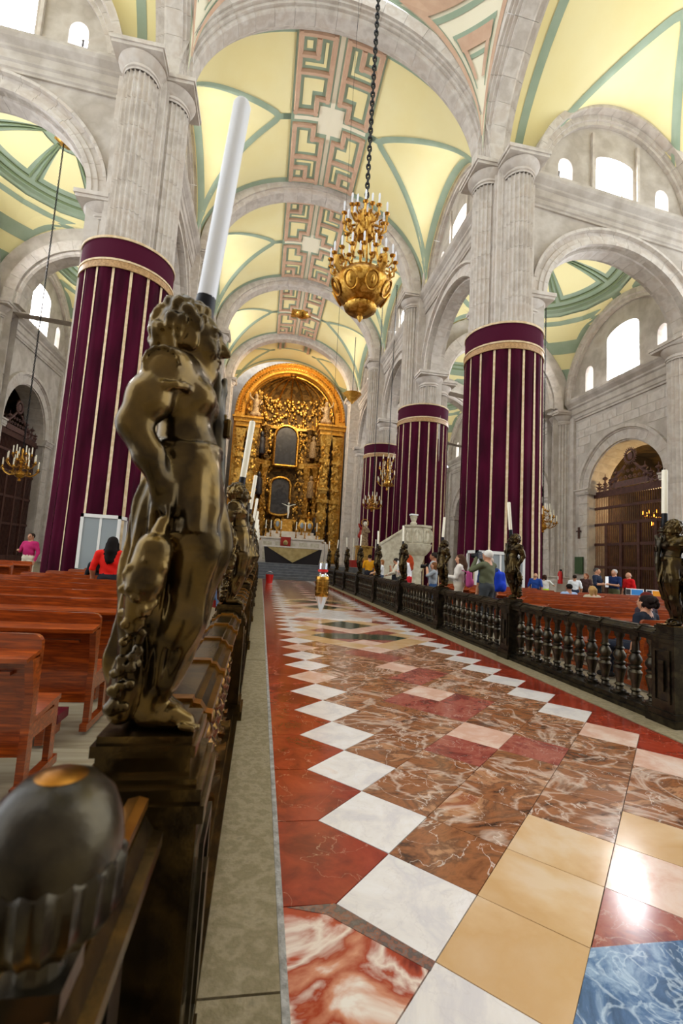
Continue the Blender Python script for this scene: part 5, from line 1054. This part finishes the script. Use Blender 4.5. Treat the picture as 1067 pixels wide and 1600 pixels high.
    link('body',s.build('person_body',mats,.0145 if y < 16 else .022,fold,sc=k),o); return o
D = math.radians
# facing: 0 = +x (away from the nave), 90 = +y (towards the altar), 180 = -x (towards the nave)
P = person
P(5.75,11.3,2.12,D(120),'grey-haired man in an olive shirt aiming a camera over the right balustrade','5a5d46','3a3d40','d8d4cc',0,arms=('face','face'),sleeve='long')
P(6.28,12.25,1.97,D(100),'person in a navy polo with bare arm behind the grey-haired man','24345e','2c2c34','b8a898',0,arms=('down','down'))
P(5.75,13.0,2.02,D(150),'woman in a cream long-sleeved top with wavy brown hair at the right balustrade','d8cfc4','c8bca8','4a3224',0,'long',('hold','hold'),'long')
P(5.85,15.4,2.1,D(150),'man in sunglasses and grey shirt standing behind the woman photographing','9aa0a4','3a3d48','2a2420',1)
P(5.6,14.7,1.76,D(160),'woman with short brown hair and grey top raising a camera to her face','8c9298','2c4468','6a4426',0,'bob',('face','face'))
P(5.6,17.4,2.0,D(140),'red-haired woman in white and red reading a sheet at the right balustrade','e8e6ea','c01c24','a03c1c',3,'long',('hold','hold'))
P(5.7,18.6,1.9,D(150),'person in a cream shirt leaning over the right balustrade','cfc6b0','3c3c34','2a2420',0,arms=('rail','rail'),sleeve='long',lean=.3)
P(5.9,20.2,1.62,D(170),'dark-haired person in black with a camera between two bronze figures','26262c','26262c','1e1814',1,arms=('face','face'))
P(5.8,22.2,1.8,D(170),'woman in a white sleeveless top with a badge leaning on the balustrade','e4e6ea','3a4458','8a5a34',3,'bob',('rail','rail'))
P(5.7,24.4,2.04,D(100),'person in a mustard yellow jumper seen from behind at the balustrade','d8961c','2c2c34','2a1c16',0,'short',('down','hold'),'long')
P(13.4,17.0,1.95,D(-60),'man in a dark vest over a white shirt holding a leaflet','20283c','20242c','4a4440',0,arms=('hold','hold'))
P(14.25,17.1,1.94,D(190),'grey-haired man in a navy polo talking beside the vested man','1c2c54','5a5c40','b0aca8',0,arms=('hold','hold'))
P(15.0,17.2,1.86,D(175),'bald man in a red polo shirt near the notice board','c4181c','3a3c40','9a8a80',0,'bald')
P(9.6,12.4,1.75,D(95),'blond-haired person seated in the right pews','b8a890','3c3c40','b08a54',3,'bob',sit=True)
P(5.98,6.52,1.80,D(110),'dark-haired woman in a dark jacket seated by the near right figure','202430','202430','1e1512',0,'curly',sit=True)
P(7.07,7.7,1.82,D(110),'person with dark red hair seated behind the dark-haired woman','3a3038','2c2c34','5a2018',0,'bob',sit=True)
P(14.0,19.2,1.62,D(60),'person in a white shirt standing beyond the right pews','dfe2e6','2c3448','2a1e18',1)
P(14.7,19.4,1.72,D(200),'brown-haired woman in a dark top beyond the right pews','4a3432','3c2c2c','6a3a22',0,'bob')
P(12.6,19.3,1.55,D(30),'woman in a white top and neon skirt beyond the first right drape','e6e4de','b8e028','3a241a',0,'bob',('reach','reach'))
P(11.7,18.6,1.6,D(40),'person in a blue shirt at the edge of the first right drape','2a4c9c','2c3448','b08a70',0,'bald')
P(9.7,13.58,1.75,D(90),'dark-haired child in a pale blue top seated in the right pews','9ab0d0','2c3448','1e1814',1,sit=True,name='person')
P(-2.88,9.85,1.82,D(95),'woman with long dark hair in a bright red shirt among the left pews','e0241a','26262c','16110f',1,'long')
P(-8.1,18.3,1.95,D(250),'man in a magenta sweater standing beside the left draped pier','a8245c','cfc6b0','2a1e18',1,sleeve='long',arms=('hold','down'))
P(-.95,13.6,1.42,D(90),'person in a dark jacket pushing the red stroller','3c3c50','26262c','1e1814',1,arms=('hold','hold'),sleeve='long')
P(-.95,19.0,1.62,D(90),'person in a blue jacket and red cap near the stroller','2038a8','26262c','c8201c',1,sleeve='long')
P(-3.4,10.9,1.5,D(80),'seated woman in a black coat beside the red-shirted woman','1c1c22','1c1c22','16110f',1,'long',sit=False)
# carried things
def carry(nm, label, cat, loc, rz=0): return thing(nm,label,cat,loc,rz)
bp_ = carry('backpack','pink backpack worn by the woman in the cream top','backpack',(5.86,12.82,1.05),D(150)); f = SDF().cap((-.1,-.07,.1),(-.1,-.05,.42),.09,.08,0,.06).cap((-.1,.07,.1),(-.1,.05,.42),.09,.08,0,.06).ell((-.18,0,.15),(.06,.11,.11),0,.03).cap((-.05,.1,.45),(.1,.13,.5),.02,.02).cap((-.05,-.1,.45),(.1,-.13,.5),.02,.02); link('bag',f.build('bag',[pm('b0487c')],.025),bp_)
b2 = carry('backpack','blue backpack behind the olive-shirted man','backpack',(6.42,12.0,1.0),D(100)); link('bag',SDF().cap((-.1,-.08,.12),(-.1,-.06,.48),.1,.09,0,.06).cap((-.1,.08,.12),(-.1,.06,.48),.1,.09,0,.06).ell((-.2,0,.18),(.07,.13,.13),0,.03).cap((-.06,0,.58),(-.04,0,.62),.03,.02).build('bag',[pm('1c3cb8')],.025),b2)
def cam_(x,y,z,rz,label):
    c = carry('photo_camera',label,'camera',(x,y,z),rz); MB().box(-.07,.03,-.11,.11,0,.15).box(-.07,.0,-.05,.05,.15,.19).obj('camera_body','iron_black',c); o = MB().lathe([(.06,0),(.065,.1),(.06,.16)],14).obj('lens','iron_black',c,True); o.rotation_euler = (0,PI/2,0); o.location = (.03,0,.07)
cam_(5.61,11.54,1.88,D(120),'black camera held up by the grey-haired man'); cam_(5.38,14.78,1.52,D(160),'black camera raised by the brown-haired woman')
def sheet(x,y,z,rz,label,w_=.3,h=.42): c = carry('leaflet',label,'paper',(x,y,z),rz); MB().box(-.004,.004,-w_/2,w_/2,0,h).obj('page','sign_white',c); MB().box(-.008,-.004,-w_*.3,w_*.3,h*.3,h*.34).box(-.008,-.004,-w_*.3,w_*.3,h*.5,h*.54).obj('print','grey_paint',c)
sheet(5.32,17.63,1.2,D(140),'white sheet held by the red-haired woman',.4,.55); sheet(13.58,16.68,1.2,D(-60),'white leaflet held by the vested man')
st = thing('stroller','red child stroller between the left pews and balustrade','stroller',(-.95,11.3,0),D(-90))
MB().tube([(-.25,0,.25),(-.3,0,.55),(0,0,.62)],.02,5).obj('frame_tube','iron_black',st)
link('seat_shell',SDF().chain([(-.05,0,.55),(-.22,0,.95)],[.2,.2],0,.05).ell((-.2,0,1.1),(.25,.24,.16)).cut((.15,0,1.0),(.3,.17,.22),.03).cut((.1,0,.8),(.25,.15,.2),.03).build('shell',['plastic_red'],.025),st)
for sx in (-.28,.3):
    for sy in (-.24,.24): o = MB().lathe([(.08,-.02),(.12,-.02),(.12,.02),(.08,.02)],16).obj('wheel','iron_black',st); o.rotation_euler = (PI/2,0,0); o.location = (sx,sy,.125)
for sy in (-.24,.24): MB().tube([(.3,sy,.13),(-.1,sy,.5),(-.55,sy,1.1)],.018,5).obj('push_bar','chrome',st); MB().tube([(-.28,sy,.13),(.1,sy,.5)],.018,5).obj('rear_leg','chrome',st)
ba = thing('person','small child sitting in the red stroller','person',(-.95,11.2,.55),D(-90)); link('body',SDF().ell((0,0,.38),(.1,.1,.12),0,.02).ell((-.02,0,.42),(.1,.1,.1),2,.01).ell((.095,0,.36),(.02,.02,.02)).cap((-.03,0,.22),(-.02,0,.08),.1,.11,1,.03).chain([(-.02,-.1,.2),(.06,-.14,.1),(.12,-.1,.1)],[.04,.035,.03],1).chain([(-.02,.1,.2),(.06,.14,.1),(.12,.1,.1)],[.04,.035,.03],1).chain([(0,-.06,.05),(.2,-.08,.03),(.24,-.08,-.12)],[.06,.05,.04],1).chain([(0,.06,.05),(.2,.08,.03),(.24,.08,-.12)],[.06,.05,.04],1).build('child_body',[MATS['skin_'+SKINS[0]],pm('5a7090'),pm('4a3020')],.018),ba)
